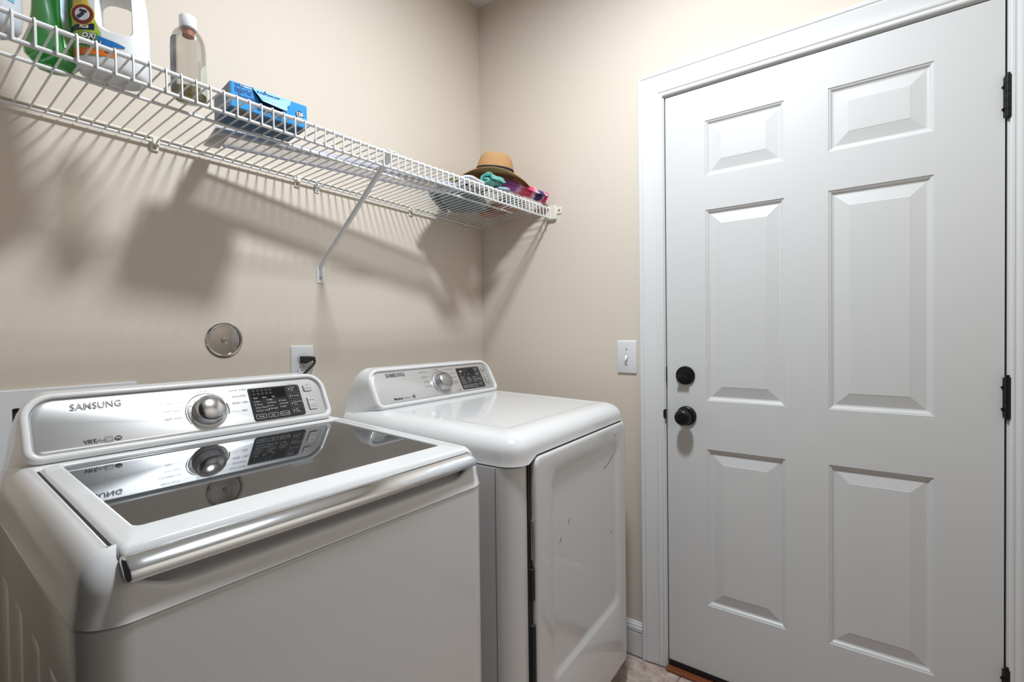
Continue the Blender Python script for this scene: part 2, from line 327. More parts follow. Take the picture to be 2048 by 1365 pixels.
# ------------------------------------------------------------------ laundry machines, local frame: u across, v to the wall, z up
TH = 1.083                                                   # slope of the control panels
def panel_to_local(a, b, n=0.0):
    sv, sz = math.cos(TH), math.sin(TH)
    return Vector((a, PV + b*sv - n*sz, PZ + b*sz + n*cosTH))
cosTH = math.cos(TH)
PV, PZ = 0.1765, 1.0529                                      # panel centre
def console(root, deck_z, dx, shoulder):
    X0, X1, Y0, Y1 = dx-0.290, dx+0.290, -0.0570, 0.0525
    o = lambda e: rrect(X0-e, X1+e, Y0-e, Y1+e, (0.014+e*0.8, 0.014+e*0.8, 0.036+e, 0.036+e), 9, 6)
    rings = []
    for e, n in ((0.0005, -0.006), (0.001, 0.001), (0.002, 0.0030), (0.005, 0.0042), (0.0085, 0.0040), (0.0115, 0.0018), (0.0135, -0.003), (0.0145, -0.009)):
        rings.append([panel_to_local(a, b, n) for a, b in o(e)])
    last = rings[-1]; zl = shoulder
    for v_, top in ((0.230, 1.1132), (0.240, 1.1130), (0.250, 1.1115), (0.260, 1.1080), (0.270, 1.1010), (0.278, 1.0900), (0.282, 1.0800)):
        R = []; t = min(1, (v_-0.205)/0.050); t = t*t*(3-2*t)
        for (a, b), p in zip(o(0.0145), last):
            bn = (b-Y0+0.0145)/(Y1-Y0+0.029)                          # 0 at the foot, 1 at the crest
            z = zl+(top-zl)*bn
            fl_ = min(1.0, max(0.0, (1.070-z)/(1.070-zl-0.010)))
            q = Vector((a+math.copysign(max(0, HW-0.001-abs(a))*fl_**2.0*ss(0.15, 0.29, abs(a)), a), v_, z))
            q.y = max(p.y+0.004, v_) if bn > 0.5 else v_+(p.y-v_)*(1-t)*(bn/0.5)*0.6
            R.append(Vector((p.x+(q.x-p.x)*t, q.y, p.z+(q.z-p.z)*t)))
        rings.append(R)
    MB().loft(rings, False, True).obj('console', M['enamel'], root, angle=60)
    P2 = rrect(X0+0.005, X1-0.005, Y0+0.0045, Y1-0.0045, (0.010, 0.010, 0.032, 0.032), 9, 6)
    return MB().loft([[(a, b, -0.0035) for a, b in o(0)], [(a, b, -0.0012) for a, b in P2]], False, True).obj('control_panel', M['panel'], root, angle=25, loc=(0, PV, PZ), rot=(TH, 0, 0))
def dial(po, a, b, chrome=True, name='dial'):
    MB().lathe([(0.0412, -0.0012), (0.0412, 0.0004), (0.0402, 0.0010), (0.010, 0.0010)], 48, Matrix.Translation((a, b, 0))).obj('dial_ring', M['ring'], po)
    k = MB().lathe([(0.0335, 0.0), (0.0335, 0.004), (0.0322, 0.006), (0.0318, 0.019), (0.0310, 0.0215)], 48, Matrix.Translation((a, b, 0)), True, False).obj(name, M['dial_grey'], po)
    MB().lathe([(0.0312, 0.0212), (0.0300, 0.0232), (0.026, 0.0262), (0.019, 0.0292), (0.010, 0.0310), (0.001, 0.0315)], 48, Matrix.Translation((a, b, 0)), False, True).obj('dial_face', M['dial_chrome'] if chrome else M['dial_grey'], po, angle=60)
    tk = MB()
    for i in range(10):
        g = math.radians(205 - i*25)
        if i in (5,): continue
        disc_strip(tk, [(a+0.0335*math.cos(g), b+0.0335*math.sin(g)), (a+0.0392*math.cos(g), b+0.0392*math.sin(g))], 0.0010, 0.0014)
    tk.obj('dial_ticks', M['ink'], po, smooth=False)['kind'] = 'stuff'
    arc = MB()
    disc_strip(arc, [(a+0.0445*math.cos(math.radians(g)), b+0.0445*math.sin(math.radians(g))) for g in range(215, 34, -5)], 0.0014)
    disc_strip(arc, [(a+0.0445*math.cos(math.radians(g)), b+0.0445*math.sin(math.radians(g))) for g in range(20, -19, -5)], 0.0022)
    arc.obj('dial_arc', M['ink'], po, smooth=False)['kind'] = 'stuff'
def outline(mb, x0, x1, y0, y1, r, wd, n):
    A = rrect(x0, x1, y0, y1, r, 4); B = rrect(x0+wd, x1-wd, y0+wd, y1-wd, max(0.0004, r-wd), 4)
    k = len(A); mb.add([(*p, n) for p in A]+[(*p, n) for p in B], [(i, (i+1) % k, k+(i+1) % k, k+i) for i in range(k)])
def display(po, x0, x1, y0, y1, cols, side, icons, keys):
    d = MB().loft([[(a, b, z) for a, b in rrect(x0+e, x1-e, y0+e, y1-e, (0.007, 0.007, 0.007, 0.002), 5)] for e, z in ((0, -0.001), (0, 0.0004), (0.0006, 0.0008))], True, True).obj('display', M['display'], po, angle=25)
    W, H = x1-x0, y1-y0
    MB().loft([[(a, b, z) for a, b in rrect(x0+0.035*W, x0+0.69*W, y0+0.64*H, y1-0.05*H, 0.001, 2)] for z in (0.0007, 0.0010)]).obj('display_window', M['screen'], po, smooth=False)
    n = 0.0014
    for i, t in enumerate(icons): text(po, t, 0.0048, x0+W*(0.10+0.17*i), y0+0.685*H, M['white_ink'], n)
    ic = MB()
    for i in range(5):
        for r_ in range(2):
            cx, cy = x0+W*(0.095+0.078*i), y0+H*(0.91-0.10*r_)
            outline(ic, cx-0.0026, cx+0.0026, cy-0.0022, cy+0.0022, 0.0012, 0.0004, n)
            disc_strip(ic, [(cx-0.0014, cy-0.0006), (cx, cy+0.0010), (cx+0.0014, cy-0.0006)], 0.0004, n)
    ic.obj('display_symbols', M['dim_ink'], po, smooth=False)['kind'] = 'stuff'
    leds = MB()
    for (cx, top, rows) in cols:
        for i, t in enumerate(rows):
            if not t: continue
            x, y = x0+W*cx, y0+H*(top-0.094*i)
            leds.loft([[(x-0.005+a, y+b, z) for a, b in rrect(-0.0008, 0.0008, -0.0016, 0.0016, 0.0004, 1)] for z in (0.0007, 0.0014)])
            text(po, t, 0.0056, x-0.0018, y, M['disp_ink'], n, 'LEFT')
    kb = MB()
    for i, t in enumerate(keys):
        a0, a1 = x0+W*(0.035+0.225*i), x0+W*(0.225+0.225*i)
        outline(kb, a0, a1, y0+0.055*H, y0+0.185*H, 0.0022, 0.0008, n)
        text(po, t, 0.0060, (a0+a1)/2, y0+0.12*H, M['disp_ink'], n)
    kb.obj('touch_key_outline', M['disp_ink'], po, smooth=False)['kind'] = 'stuff'
    sk = MB()
    for i, t in enumerate(side):
        yb = y0+H*(0.87-0.235*i)
        outline(sk, x0+0.735*W, x1-0.025*W, yb-0.088*H, yb+0.088*H, 0.002, 0.0005, n-0.0002)
        leds.loft([[(x0+0.775*W+a, yb+b, z) for a, b in rrect(-0.0008, 0.0008, -0.0030, 0.0030, 0.0004, 1)] for z in (0.0007, 0.0014)])
        ls = t.split('\n')
        for q, l in enumerate(ls): text(po, l, 0.0053, x0+0.805*W, yb+(0.0029*(len(ls)-1))-0.0058*q, M['disp_ink'], n, 'LEFT')
    sk.obj('side_key_outline', M['dim_ink'], po, smooth=False)['kind'] = 'stuff'
    leds.obj('indicator_lights', M['disp_ink'], po, smooth=False)['kind'] = 'stuff'
def button(po, cx, cy, hw, hh, lines, sym, name, ink):
    b = MB().loft([[(cx+a, cy+c, z) for a, c in rrect(-hw+e, hw-e, -hh+e, hh-e, 0.003, 4)] for e, z in ((0, -0.001), (0, 0.0012), (0.0012, 0.0020))]).obj(name, M['panel'], po, angle=25)
    rim = MB(); outline(rim, cx-hw-0.0008, cx+hw+0.0008, cy-hh-0.0008, cy+hh+0.0008, 0.0035, 0.0010, 0.0004)
    rim.obj('button_gap', M['ink'], po, smooth=False)
    for i, l in enumerate(lines): text(po, l, 0.0052, cx, cy-hh*0.30-0.0062*i, ink, 0.0024)
    s = MB()
    if sym == 'power':
        disc_strip(s, [(cx+0.0036*math.cos(math.radians(g)), cy+hh*0.40+0.0036*math.sin(math.radians(g))) for g in range(120, 421, 20)], 0.0007, 0.0024)
        disc_strip(s, [(cx, cy+hh*0.40+0.001), (cx, cy+hh*0.40+0.0052)], 0.0008, 0.0024)
    else:
        y = cy+hh*0.48
        disc_strip(s, [(cx-0.0045, y-0.0035), (cx-0.0045, y+0.0035), (cx+0.001, y), (cx-0.0045, y-0.0035)], 0.0007, 0.0024)
        disc_strip(s, [(cx+0.0030, y-0.0035), (cx+0.0030, y+0.0035)], 0.0008, 0.0024); disc_strip(s, [(cx+0.0048, y-0.0035), (cx+0.0048, y+0.0035)], 0.0008, 0.0024)
    s.obj('button_symbol', ink, po, smooth=False)['kind'] = 'stuff'
def leaders(po, segs, m):
    l = MB()
    for p in segs: disc_strip(l, p, 0.0004)
    l.obj('leader_lines', m, po, smooth=False)['kind'] = 'stuff'
def badge(po, cx, cy, r):
    MB().loft([[(cx+rr*math.cos(2*PI*k/20), cy+rr*0.75*math.sin(2*PI*k/20), z) for k in range(20)] for rr, z in ((r, -0.0005), (r, 0.0006))]).obj('round_badge', M['ink_dk'], po, smooth=False)
    text(po, 'he', r*1.4, cx, cy+0.0003, M['white_ink'], 0.0010)

# ---- washer
W = thing('washing_machine', 'white top-loading washing machine with tinted glass lid and chrome handle', 'washing machine', (-1.2472, -0.39, 0), math.radians(-0.9))
HW = 0.3390
def cabinet(root, ztop, vf, r=0.03, name='cabinet', z0=0.014):
    rg = []
    for z, e in ((z0, 0.012), (z0+0.004, 0.004), (z0+0.016, 0.0), (0.25, 0.0), (ztop-0.004, 0.0), (ztop-0.001, 0.0018)):
        rg.append([(a, v, z) for a, v in rrect(-HW+e, HW-e, vf+e, 0.285, (r, r, 0.01, 0.01), 8)])
    c = MB().loft(rg).obj(name, M['enamel_body'], root, angle=30)
    for su in (-1, 1):
        for sv in (vf+0.06, 0.24):
            MB().lathe([(0.02, FZ), (0.02, FZ+0.012), (0.010, FZ+0.014), (0.010, z0+0.006)], 16, Matrix.Translation((su*0.29, sv, 0))).obj('foot', M['black'], root)
    MB().loft([[(a, v, z) for a, v in rrect(-HW+0.005, HW-0.005, vf+0.005, 0.28, r, 6)] for z in (ztop-0.004, ztop+0.004)]).obj('seam_gap', M['gap'], root, smooth=False)
    return c
wc = cabinet(W, 0.8885, -0.3765, 0.049)
for v0 in (-0.24, -0.12, 0.02, 0.16):
    MB().loft([[(-HW-t, v0+a, b) for a, b in rrect(-0.035+e, 0.035-e, 0.12+e, 0.80-e, 0.012, 4)] for e, t in ((0, -0.001), (0.006, 0.0008), (0.014, 0.0014))]).obj('side_rib', M['enamel_body'], W, angle=40)
# top cover: shoulder all round, scooped finger recess under the lid edge
def perim():
    n = 22; r = 0.050; vf, vb = -0.378, 0.29; P = []
    us = []
    k = 64
    for i in range(k+1): us.append(-(HW-r) + 2*(HW-r)*i/k)
    us = [u for u in us if not 0.268 < abs(u)]; hw2 = HW-r
    us = sorted(set(us + [s*x for x in (0.270, 0.274, 0.278, 0.281, 0.284, 0.2865, hw2) for s in (-1, 1)]))
    for i in range(n): a = PI + PI/2*i/n; P.append((Vector((-HW+r+r*math.cos(a), vf+r+r*math.sin(a))), Vector((math.cos(a), math.sin(a)))))
    for u in us: P.append((Vector((u, vf)), Vector((0, -1))))
    for i in range(1, n+1): a = 1.5*PI + PI/2*i/n; P.append((Vector((HW-r+r*math.cos(a), vf+r+r*math.sin(a))), Vector((math.cos(a), math.sin(a)))))
    for i in range(1, 30): P.append((Vector((HW, vf+r+(vb-0.02-vf-r)*i/30)), Vector((1, 0))))
    for i in range(7): a = PI/2*i/6; P.append((Vector((HW-0.02+0.02*math.cos(a), vb-0.02+0.02*math.sin(a))), Vector((math.cos(a), math.sin(a)))))
    for i in range(1, 30): P.append((Vector((HW-0.02-(2*HW-0.04)*i/30, vb)), Vector((0, 1))))
    for i in range(7): a = PI/2+PI/2*i/6; P.append((Vector((-HW+0.02+0.02*math.cos(a), vb-0.02+0.02*math.sin(a))), Vector((math.cos(a), math.sin(a)))))
    for i in range(1, 30): P.append((Vector((-HW, vb-0.02-(vb-0.02-vf-r)*i/30)), Vector((-1, 0))))
    return P
def nearest_rr(p, x0, x1, y0, y1, r):
    cx = min(max(p.x, x0+r), x1-r); cy = min(max(p.y, y0+r), y1-r); d = p-Vector((cx, cy))
    if d.length < 1e-6: return Vector(p)
    return Vector((cx, cy)) + d.normalized()*r
P = perim()
sh = [(0, .8895), (.0006, .8925), (.002, .902), (.004, .914)]
for i in range(1, 10): a = PI/2*i/9; sh.append((.004+.0295*(1-math.cos(a)), .914+.0505*math.sin(a)))
gr = [(0, .8895), (.0006, .8925), (.001, .900), (.0018, .907), (.004, .9120), (.009, .9150), (.016, .9162), (.023, .9180), (.029, .9215), (.033, .9275), (.035, .936), (.036, .943), (.036, .950)]
# the lid and the deck around it fall towards the front
def slope(v): return 0.0155+0.036*min(0.15, max(v, -0.36))
def rec(p, nn, k):
    """1 inside the finger recess at the front: soft at its lower lip, sharp higher up where the lid handle ends"""
    if p.y > -0.30: return 0.0
    s_ = min(1.0, max(0.0, (k-5)/4)); a0 = 0.3000*(1-s_)+0.3065*s_; a1 = 0.235*(1-s_)+0.3005*s_
    return ss(a0, a1, abs(p.x))
def fr_(nn): return 0.70*max(0.0, -nn.y)**2
rings = []
for k in range(len(sh)):
    R = []
    for p, nn in P:
        e = rec(p, nn, k)
        ins = sh[k][0]*(1+fr_(nn))*(1-e)+gr[k][0]*e; z = sh[k][1]*(1-e)+gr[k][1]*e
        q = p - nn*ins
        z += slope(q.y)*ss(0.905, 0.962, z)*(1-e)
        R.append((q.x, q.y, z))
    rings.append(R)
for off, z in ((0.0035, 0.9650), (0.0015, 0.9640), (0.0, 0.9600), (0.0, 0.930)):
    R = []
    for i, (p, nn) in enumerate(P):
        e = rec(p, nn, 12)
        q0 = p - nn*(.0335*(1+fr_(nn))*(1-e)+.036*e)
        q = nearest_rr(q0, -0.3015-off, 0.3015+off, -0.42, 0.1290+off, 0.010)
        zz = (z+slope(q.y)*ss(0.93, 0.962, z))*(1-e)+min(z, 0.943)*e
        R.append((q.x, q.y, zz))
    rings.append(R)
MB().loft(rings, False, True).obj('top_cover', M['enamel'], W, angle=75)
# lid
def lidz(v): return slope(v)
LR = [(-0.0010, 0.940), (0.0, 0.945), (0.0, 0.958), (0.0012, 0.9625), (0.004, 0.9660), (0.008, 0.9675)]
rg = []
lo = lambda e: rrect(-0.2985+e, 0.2985-e, -0.356+e, 0.1240-e, (0.006, 0.006, 0.012, 0.012), 5, 14)
for e, z in LR: rg.append([(a, v, z+lidz(v)) for a, v in lo(e)])
for e, z in ((-0.0045, 0.9682), (-0.002, 0.9690), (0.0, 0.9683), (0.0012, 0.9655), (0.0014, 0.960)):
    rg.append([(a, v, z+lidz(v)) for a, v in rrect(-0.2705+e, 0.2705-e, -0.300+e, 0.111-e, (0.010, 0.010, 0.004, 0.004), 5, 14)])
MB().loft(rg, False, False).obj('lid_frame', M['enamel'], W, angle=50)
gl = MB(); ng = 24; vv = [-0.3002+0.4114*i/ng for i in range(ng+1)]
gl.add([(sx*(0.2707-(0.006 if i == 0 else 0)), v, 0.9652+lidz(v)) for i, v in enumerate(vv) for sx in (-1, 1)]+[(sx*0.2707, v, 0.9612+lidz(v)) for v in vv for sx in (-1, 1)],
       [(2*i, 2*i+1, 2*i+3, 2*i+2) for i in range(ng)]+[(2*ng+2+2*i, 2*ng+4+2*i, 2*ng+5+2*i, 2*ng+3+2*i) for i in range(ng)])
gl.obj('lid_glass', M['glass'], W, angle=30)
for su in (-1, 1):                                          # dark strips filling the lid gap, its shade put into their colour
    vv2 = [-0.335+0.455*i/12 for i in range(13)]
    MB().loft([[(su*0.2968, v, 0.9610+slope(v)), (su*0.3022, v, 0.9610+slope(v)), (su*0.3022, v, 0.940), (su*0.2968, v, 0.940)] for v in vv2]).obj('lid_gap_shade', M['gap'], W, smooth=False)
# chrome handle bar along the lid front
hp = [(-0.335, 0.9520), (-0.3395, 0.9533), (-0.3450, 0.9520), (-0.3520, 0.9480), (-0.3590, 0.9425), (-0.3640, 0.9365), (-0.3655, 0.9315), (-0.3640, 0.9275), (-0.3600, 0.9255), (-0.352, 0.9262), (-0.342, 0.9300), (-0.335, 0.9350)]
cxv, czv = -0.350, 0.940; rg = []
for u, s in [(-0.2995, 0.45), (-0.2988, 0.75), (-0.2970, 0.92), (-0.2930, 1.0)] + [(-0.28+0.56*i/20, 1.0) for i in range(21)] + [(0.2930, 1.0), (0.2970, 0.92), (0.2988, 0.75), (0.2995, 0.45)]:
    bow = 0.004*(1-(u/0.3)**2)
    rg.append([(u, cxv+(v-cxv)*s-bow-0.0170, czv+(z-czv)*s+0.0088) for v, z in hp])
MB().loft(rg).obj('lid_handle', M['chrome'], W, angle=60)
wp = console(W, 0.985, -0.0100, 0.905)
dial(wp, -0.0090, -0.0100)
display(wp, 0.0868, 0.2185, -0.0518, 0.0355, [(0.11, 0.575, ['Hot', 'Warm', 'Eco Warm', 'Cool • Cold']), (0.345, 0.60, ['High', 'Medium', 'Low', 'No Spin']), (0.575, 0.53, ['Heavy', 'Normal', 'Light'])], ['Delay\nEnd', 'Pre Soak', 'Extra Rinse\nPlus', 'Self\nClean'], ['Wash', 'Rinse', 'Spin'], ['Temp', 'Spin', 'Soil Level'])
button(wp, 0.2410, 0.0228, 0.0105, 0.0095, ['POWER'], 'power', 'power_button', M['ink'])
button(wp, 0.2432, -0.0225, 0.0105, 0.0180, ['START', 'PAUSE'], 'play', 'start_button', M['ink'])
text(wp, 'SAMSUNG', 0.0195, -0.2030, 0.0315, M['ink_lt'], sx=0.90, bold=0.0003, name='brand_lettering')
text(wp, 'VRT', 0.0105, -0.2300, -0.0430, M['ink_dk'], align='LEFT', bold=0.0003); text(wp, 'plus', 0.0100, -0.2125, -0.0430, M['ink'], align='LEFT')
es = MB(); outline(es, -0.1985, -0.1860, -0.0490, -0.0365, 0.0005, 0.0006, 0.0006)
disc_strip(es, [(-0.1975, -0.0425), (-0.1945, -0.0395), (-0.191, -0.0405), (-0.1875, -0.0385)], 0.0007); disc_strip(es, [(-0.1985, -0.0450), (-0.1860, -0.0450)], 0.0006)
es.obj('rating_symbol', M['ink'], wp, smooth=False)['kind'] = 'stuff'; text(wp, 'SMART', 0.0028, -0.1922, -0.0470, M['ink'])
badge(wp, -0.1775, -0.0428, 0.0060)
for t, a, b, al in (('HEAVY DUTY', -0.057, 0.0380, 'RIGHT'), ('WATERPROOF', -0.060, 0.0181, 'RIGHT'), ('PERM PRESS', -0.061, 0.0002, 'RIGHT'), ('DEEP WASH', -0.060, -0.0175, 'RIGHT'), ('NORMAL', -0.0120, 0.0405, 'CENTER'), ('QUICK WASH', 0.044, 0.0356, 'LEFT'), ('DELICATES', 0.049, 0.0192, 'LEFT'), ('RINSE + SPIN', 0.0460, 0.0021, 'LEFT'), ('SPIN', 0.063, -0.0190, 'LEFT')):
    text(wp, t, 0.0064, a, b, M['ink'], align=al)
leaders(wp, [[(-0.055, 0.038), (-0.034, 0.033)], [(-0.058, 0.0181), (-0.050, 0.016)], [(-0.059, 0.0002), (-0.054, 0.0)], [(-0.058, -0.0175), (-0.052, -0.018)], [(0.006, 0.0355), (0.042, 0.036)], [(0.034, 0.0175), (0.047, 0.0192)], [(0.039, 0.001), (0.044, 0.0018)], [(0.038, -0.018), (0.061, -0.019)]], M['ink'])
text(wp, 'Hold 3 sec', 0.0036, 0.128, -0.0542, M['ink']); text(wp, 'Hold 3 sec', 0.0036, 0.198, 0.0382, M['ink'])

# ---- dryer
D = thing('tumble_dryer', 'white front-loading tumble dryer with silver control panel beside the door', 'dryer', (-0.506, -0.4086, 0), math.radians(1.7))
VF = -0.3605; HW = 0.3430
cabinet(D, 0.898, VF, 0.045, z0=0.045)
for su in (-1, 1):
    MB().box((su*HW-0.0006, VF+0.0460, 0.06), (su*HW+0.0006, VF+0.0475, 0.894)).obj('panel_seam', M['ink'], D, smooth=False)
# top
prf = [(0, .9000), (.0008, .9030), (.0012, .918), (.002, .930)]
for i in range(1, 11): a = PI/2*i/10; prf.append((.002+.056*(1-math.cos(a)), .930+.0445*math.sin(a)))
prf += [(.073, .9756), (.077, .9751), (.080, .9746), (.085, .9746)]
rg = []
for ins, z in prf:
    R = []
    for a, v in rrect(-HW+ins, HW-ins, -0.3745+ins, 0.29-ins*0.3, (max(.012, .055-ins*0.6),)*2+(max(.008, .02-ins*0.3),)*2, 10, 16):
        up_ = ss(-0.278, -0.266, a)*ss(0.334, 0.326, a) if v < -0.31 else 0.0     # cut away above the door
        R.append((a, v, max(z, 0.9165*up_ + z*(1-up_)) + 0.014*max(0, (v+0.29)/0.45)*ss(0.905, 0.975, z)))
    rg.append(R)
MB().loft(rg, False, True).obj('top_cover', M['enamel'], D, angle=50)
# door with a shallow pressed field
dx0, dx1, dzb, dzt = -0.2640, 0.3200, 0.085, 0.9110
rg = []
for e, t in ((0.010, -0.022), (0.002, -0.020), (0.0, -0.014), (0.0, -0.004), (0.0015, 0.0), (0.005, 0.0022), (0.012, 0.0030)):
    rg.append([(a, VF-0.016-t, b) for a, b in rrect(dx0+e, dx1-e, dzb+e, dzt-e, (0.010, 0.010, 0.022, 0.022), 7, 8)])
for e, t in ((0.0, 0.0040), (0.008, 0.0018), (0.018, -0.0030), (0.026, -0.0042), (0.034, -0.0042)):
    rg.append([(a, VF-0.016-t, b) for a, b in rrect(-0.197+e, 0.262-e, 0.305+e, 0.866-e, (0.030, 0.030, 0.040, 0.040), 7, 8)])
MB().loft(rg).obj('dryer_door', M['enamel_body'], D, angle=50)
MB().box((-0.279, VF-0.004, 0.09), (0.20, VF+0.0, 0.925)).box((0.20, VF-0.003, 0.860), (0.315, VF+0.0, 0.925)).box((-0.276, VF-0.013, 0.560), (-0.264, VF-0.002, 0.640), 0.003).box((-0.275, VF-0.014, 0.28), (-0.263, VF-0.002, 0.50), 0.003).obj('door_gap_shade', M['gap'], D, smooth=False)['kind'] = 'stuff'  # black fill behind the door edge, shade of the gap as colour
MB().box((-0.2745, VF-0.014, 0.66), (-0.263, VF-0.003, 0.76), 0.004).obj('door_catch', M['screw'], D)
sc = MB()
for pts in ([(0.218, 0.877), (0.232, 0.881)], [(0.221, 0.8735), (0.230, 0.8755)], [(0.150, 0.785), (0.178, 0.790), (0.205, 0.800), (0.227, 0.813)], [(-0.090, 0.690), (-0.081, 0.702)], [(-0.140, 0.655), (-0.129, 0.667)], [(0.200, 0.560), (0.206, 0.566)]):
    for i in range(len(pts)-1):
        a, b = Vector(pts[i]), Vector(pts[i+1]); d = (b-a).normalized(); q = Vector((-d.y, d.x))*0.0005
        yy = VF-0.0125 if b.y < 0.85 else VF-0.0200
        sc.box((0, 0, 0), (0, 0, 0)) if False else sc.add([(p.x, yy, p.y) for p in (a-q, b-q, b+q, a+q)] + [(p.x, yy+0.001, p.y) for p in (a-q, b-q, b+q, a+q)], [(0, 1, 2, 3), (4, 5, 6, 7), (0, 1, 5, 4), (2, 3, 7, 6)])
sc.obj('scratch_marks', M['ink_dk'], D, smooth=False)['kind'] = 'stuff'
# parting line between console and top on the left side
pl = MB().tube([(-HW-0.0002, 0.30, 0.938), (-HW+0.0022, 0.115, 0.942), (-HW+0.0045, 0.098, 0.948), (-HW+0.010, 0.088, 0.958), (-HW+0.022, 0.081, 0.9715), (-HW+0.036, 0.077, 0.9795)], 0.0013, 6)
pl.obj('parting_line', M['gap'], D)
dp = console(D, 0.985, -0.0030, 0.925)
dial(dp, 0.0010, -0.0090, False)
display(dp, 0.0970, 0.2290, -0.0475, 0.0390, [(0.10, 0.56, ['Sensor', 'Damp', 'Normal', 'More Dry']), (0.37, 0.50, ['High', 'Medium', 'Low']), (0.61, 0.50, ['30 min', '40 min', '60 min'])], ['Damp\nAlert', 'Mixed\nLoad', 'Wrinkle\nPrevent', 'Child\nLock'], ['Sense', 'Dry', 'Cool'], ['Dry Level', 'Temp', 'Time'])
text(dp, '888', 0.0095, 0.1150, 0.0235, M['white_ink'], 0.0016)
button(dp, 0.2555, 0.0285, 0.0105, 0.0095, ['POWER'], 'power', 'power_button', M['ink'])
button(dp, 0.2590, -0.0165, 0.0105, 0.0180, ['START', 'PAUSE'], 'play', 'start_button', M['ink'])
text(dp, 'SAMSUNG', 0.0195, -0.1955, 0.0370, M['ink'], sx=0.90, bold=0.0003, name='brand_lettering')
text(dp, 'Moisture', 0.0100, -0.2340, -0.0440, M['ink_dk'], align='LEFT', bold=0.0003); text(dp, 'Sensor', 0.0095, -0.1925, -0.0440, M['ink'], align='LEFT')
badge(dp, -0.1500, -0.0430, 0.0065)
for t, a, b, al in (('HEAVY DUTY', -0.053, 0.0373, 'RIGHT'), ('BEDDING', -0.060, 0.0190, 'RIGHT'), ('SANITIZE', -0.058, 0.0010, 'RIGHT'), ('DELICATES', -0.054, -0.0165, 'RIGHT'), ('NORMAL', -0.005, 0.0430, 'CENTER'), ('PERM PRESS', 0.046, 0.0390, 'LEFT'), ('QUICK DRY', 0.056, 0.0225, 'LEFT'), ('TIME DRY', 0.058, 0.0060, 'LEFT'), ('WRINKLE', 0.058, -0.0100, 'LEFT'), ('RELEASE', 0.060, -0.0170, 'LEFT')):
    text(dp, t, 0.0062, a, b, M['ink'], align=al)
leaders(dp, [[(-0.051, 0.0373), (-0.027, 0.033)], [(-0.058, 0.019), (-0.039, 0.017)], [(-0.056, 0.001), (-0.045, 0.0)], [(0.014, 0.037), (0.044, 0.039)]], M['ink'])
text(dp, 'Drying', 0.0052, 0.058, -0.0455, M['ink'], align='LEFT'); badge(dp, 0.0800, -0.0455, 0.0030)
text(dp, 'Smart Care', 0.0048, -0.050, -0.0480, M['ink_lt'])

# ------------------------------------------------------------------ fittings on the back wall
cv = MB().lathe([(0.0485, 0), (0.0485, 0.002), (0.0455, 0.0045), (0.0425, 0.0040), (0.0395, 0.0022), (0.024, 0.0036), (0.012, 0.0044), (0.0085, 0.0044), (0.0085, 0.0075), (0.0060, 0.0080), (0.0055, 0.0058), (0.001, 0.0056)], 56, Matrix.Rotation(PI/2, 4, 'X')).obj('round_cover_plate', M['steel'], angle=30, loc=(-1.1250, 0, 1.2062))
tag(cv, 'round polished steel cover plate with centre screw on the beige wall', 'cover plate')
MB().lathe([(0.0036, 0), (0.0036, 0.003), (0.001, 0.0034)], 12, Matrix.Translation((0, -0.0052, 0)) @ Matrix.Rotation(PI/2, 4, 'X')).obj('screw', M['screw'], cv)
def plate(name, label, cat, mtx, w_, h_):
    r = thing(name, label, cat); r.matrix_world = mtx
    MB().loft([[(a, b, z) for a, b in rrect(-w_/2+e, w_/2-e, -h_/2+e, h_/2-e, 0.003, 4)] for e, z in ((0, 0), (0, 0.002), (0.0015, 0.0045), (0.004, 0.0060))]).obj('cover_plate', M['plate'], r, angle=25)
    return r
mback = lambda x, z: Matrix.Translation((x, 0, z)) @ Matrix.Rotation(PI/2, 4, 'X')                     # local z -> -y
mright = lambda y, z: Matrix.Translation((0, y, z)) @ Matrix(((0, 0, -1, 0), (-1, 0, 0, 0), (0, 1, 0, 0), (0, 0, 0, 1)))   # local x -> -y, z -> -x
OX, OZ = -0.9356+0.0385, 1.1856-0.063
out = plate('power_outlet', 'white duplex power outlet with a black plug in its top socket', 'outlet', mback(OX, OZ), 0.077, 0.126)
for s in (1, -1):
    q = MB().loft([[(a, s*0.0195+b, z) for a, b in rrect(-0.0172+e, 0.0172-e, -0.0140+e, 0.0140-e, 0.0115, 6)] for e, z in ((0, 0.004), (0, 0.0078), (0.001, 0.0084))]).obj('socket', M['plate'], out, angle=25)
    g = MB(); outline(g, -0.0182, 0.0182, s*0.0195-0.0150, s*0.0195+0.0150, 0.0122, 0.0012, 0.0062); g.obj('socket_gap', M['ink_dk'], out, smooth=False)
    MB().box((-0.0068, s*0.0195-0.002, 0.0080), (-0.0058, s*0.0195+0.0065, 0.0086)).box((0.0058, s*0.0195-0.001, 0.0080), (0.0068, s*0.0195+0.0055, 0.0086)).obj('slots', M['ink_dk'], q, smooth=False)['kind'] = 'stuff'
MB().lathe([(0.0032, 0.005), (0.0032, 0.0075), (0.001, 0.008)], 12).obj('screw', M['screw'], out)
pg = thing('power_plug', 'black power plug and cord hanging from the wall outlet', 'plug', (OX, 0, OZ))
rgp = [[(a, -y, 0.0195+b) for a, b in rrect(-0.013+e, 0.012-e, -0.0125+e, 0.010-e, (0.006, 0.006, 0.002, 0.002), 3)] for e, y in ((0, 0.0088), (0, 0.018), (0.0015, 0.026), (0.004, 0.028))]
MB().loft(rgp).obj('plug_body', M['black'], pg, angle=30)
MB().loft([[(x, -0.019+a, 0.0205+b) for a, b in rrect(-hw, hw, -hw*0.9, hw*0.9, hw*0.4, 3)] for x, hw in ((0.008, 0.0085), (0.018, 0.0085), (0.026, 0.007), (0.031, 0.0055))]).obj('plug_arm', M['black'], pg, angle=30)
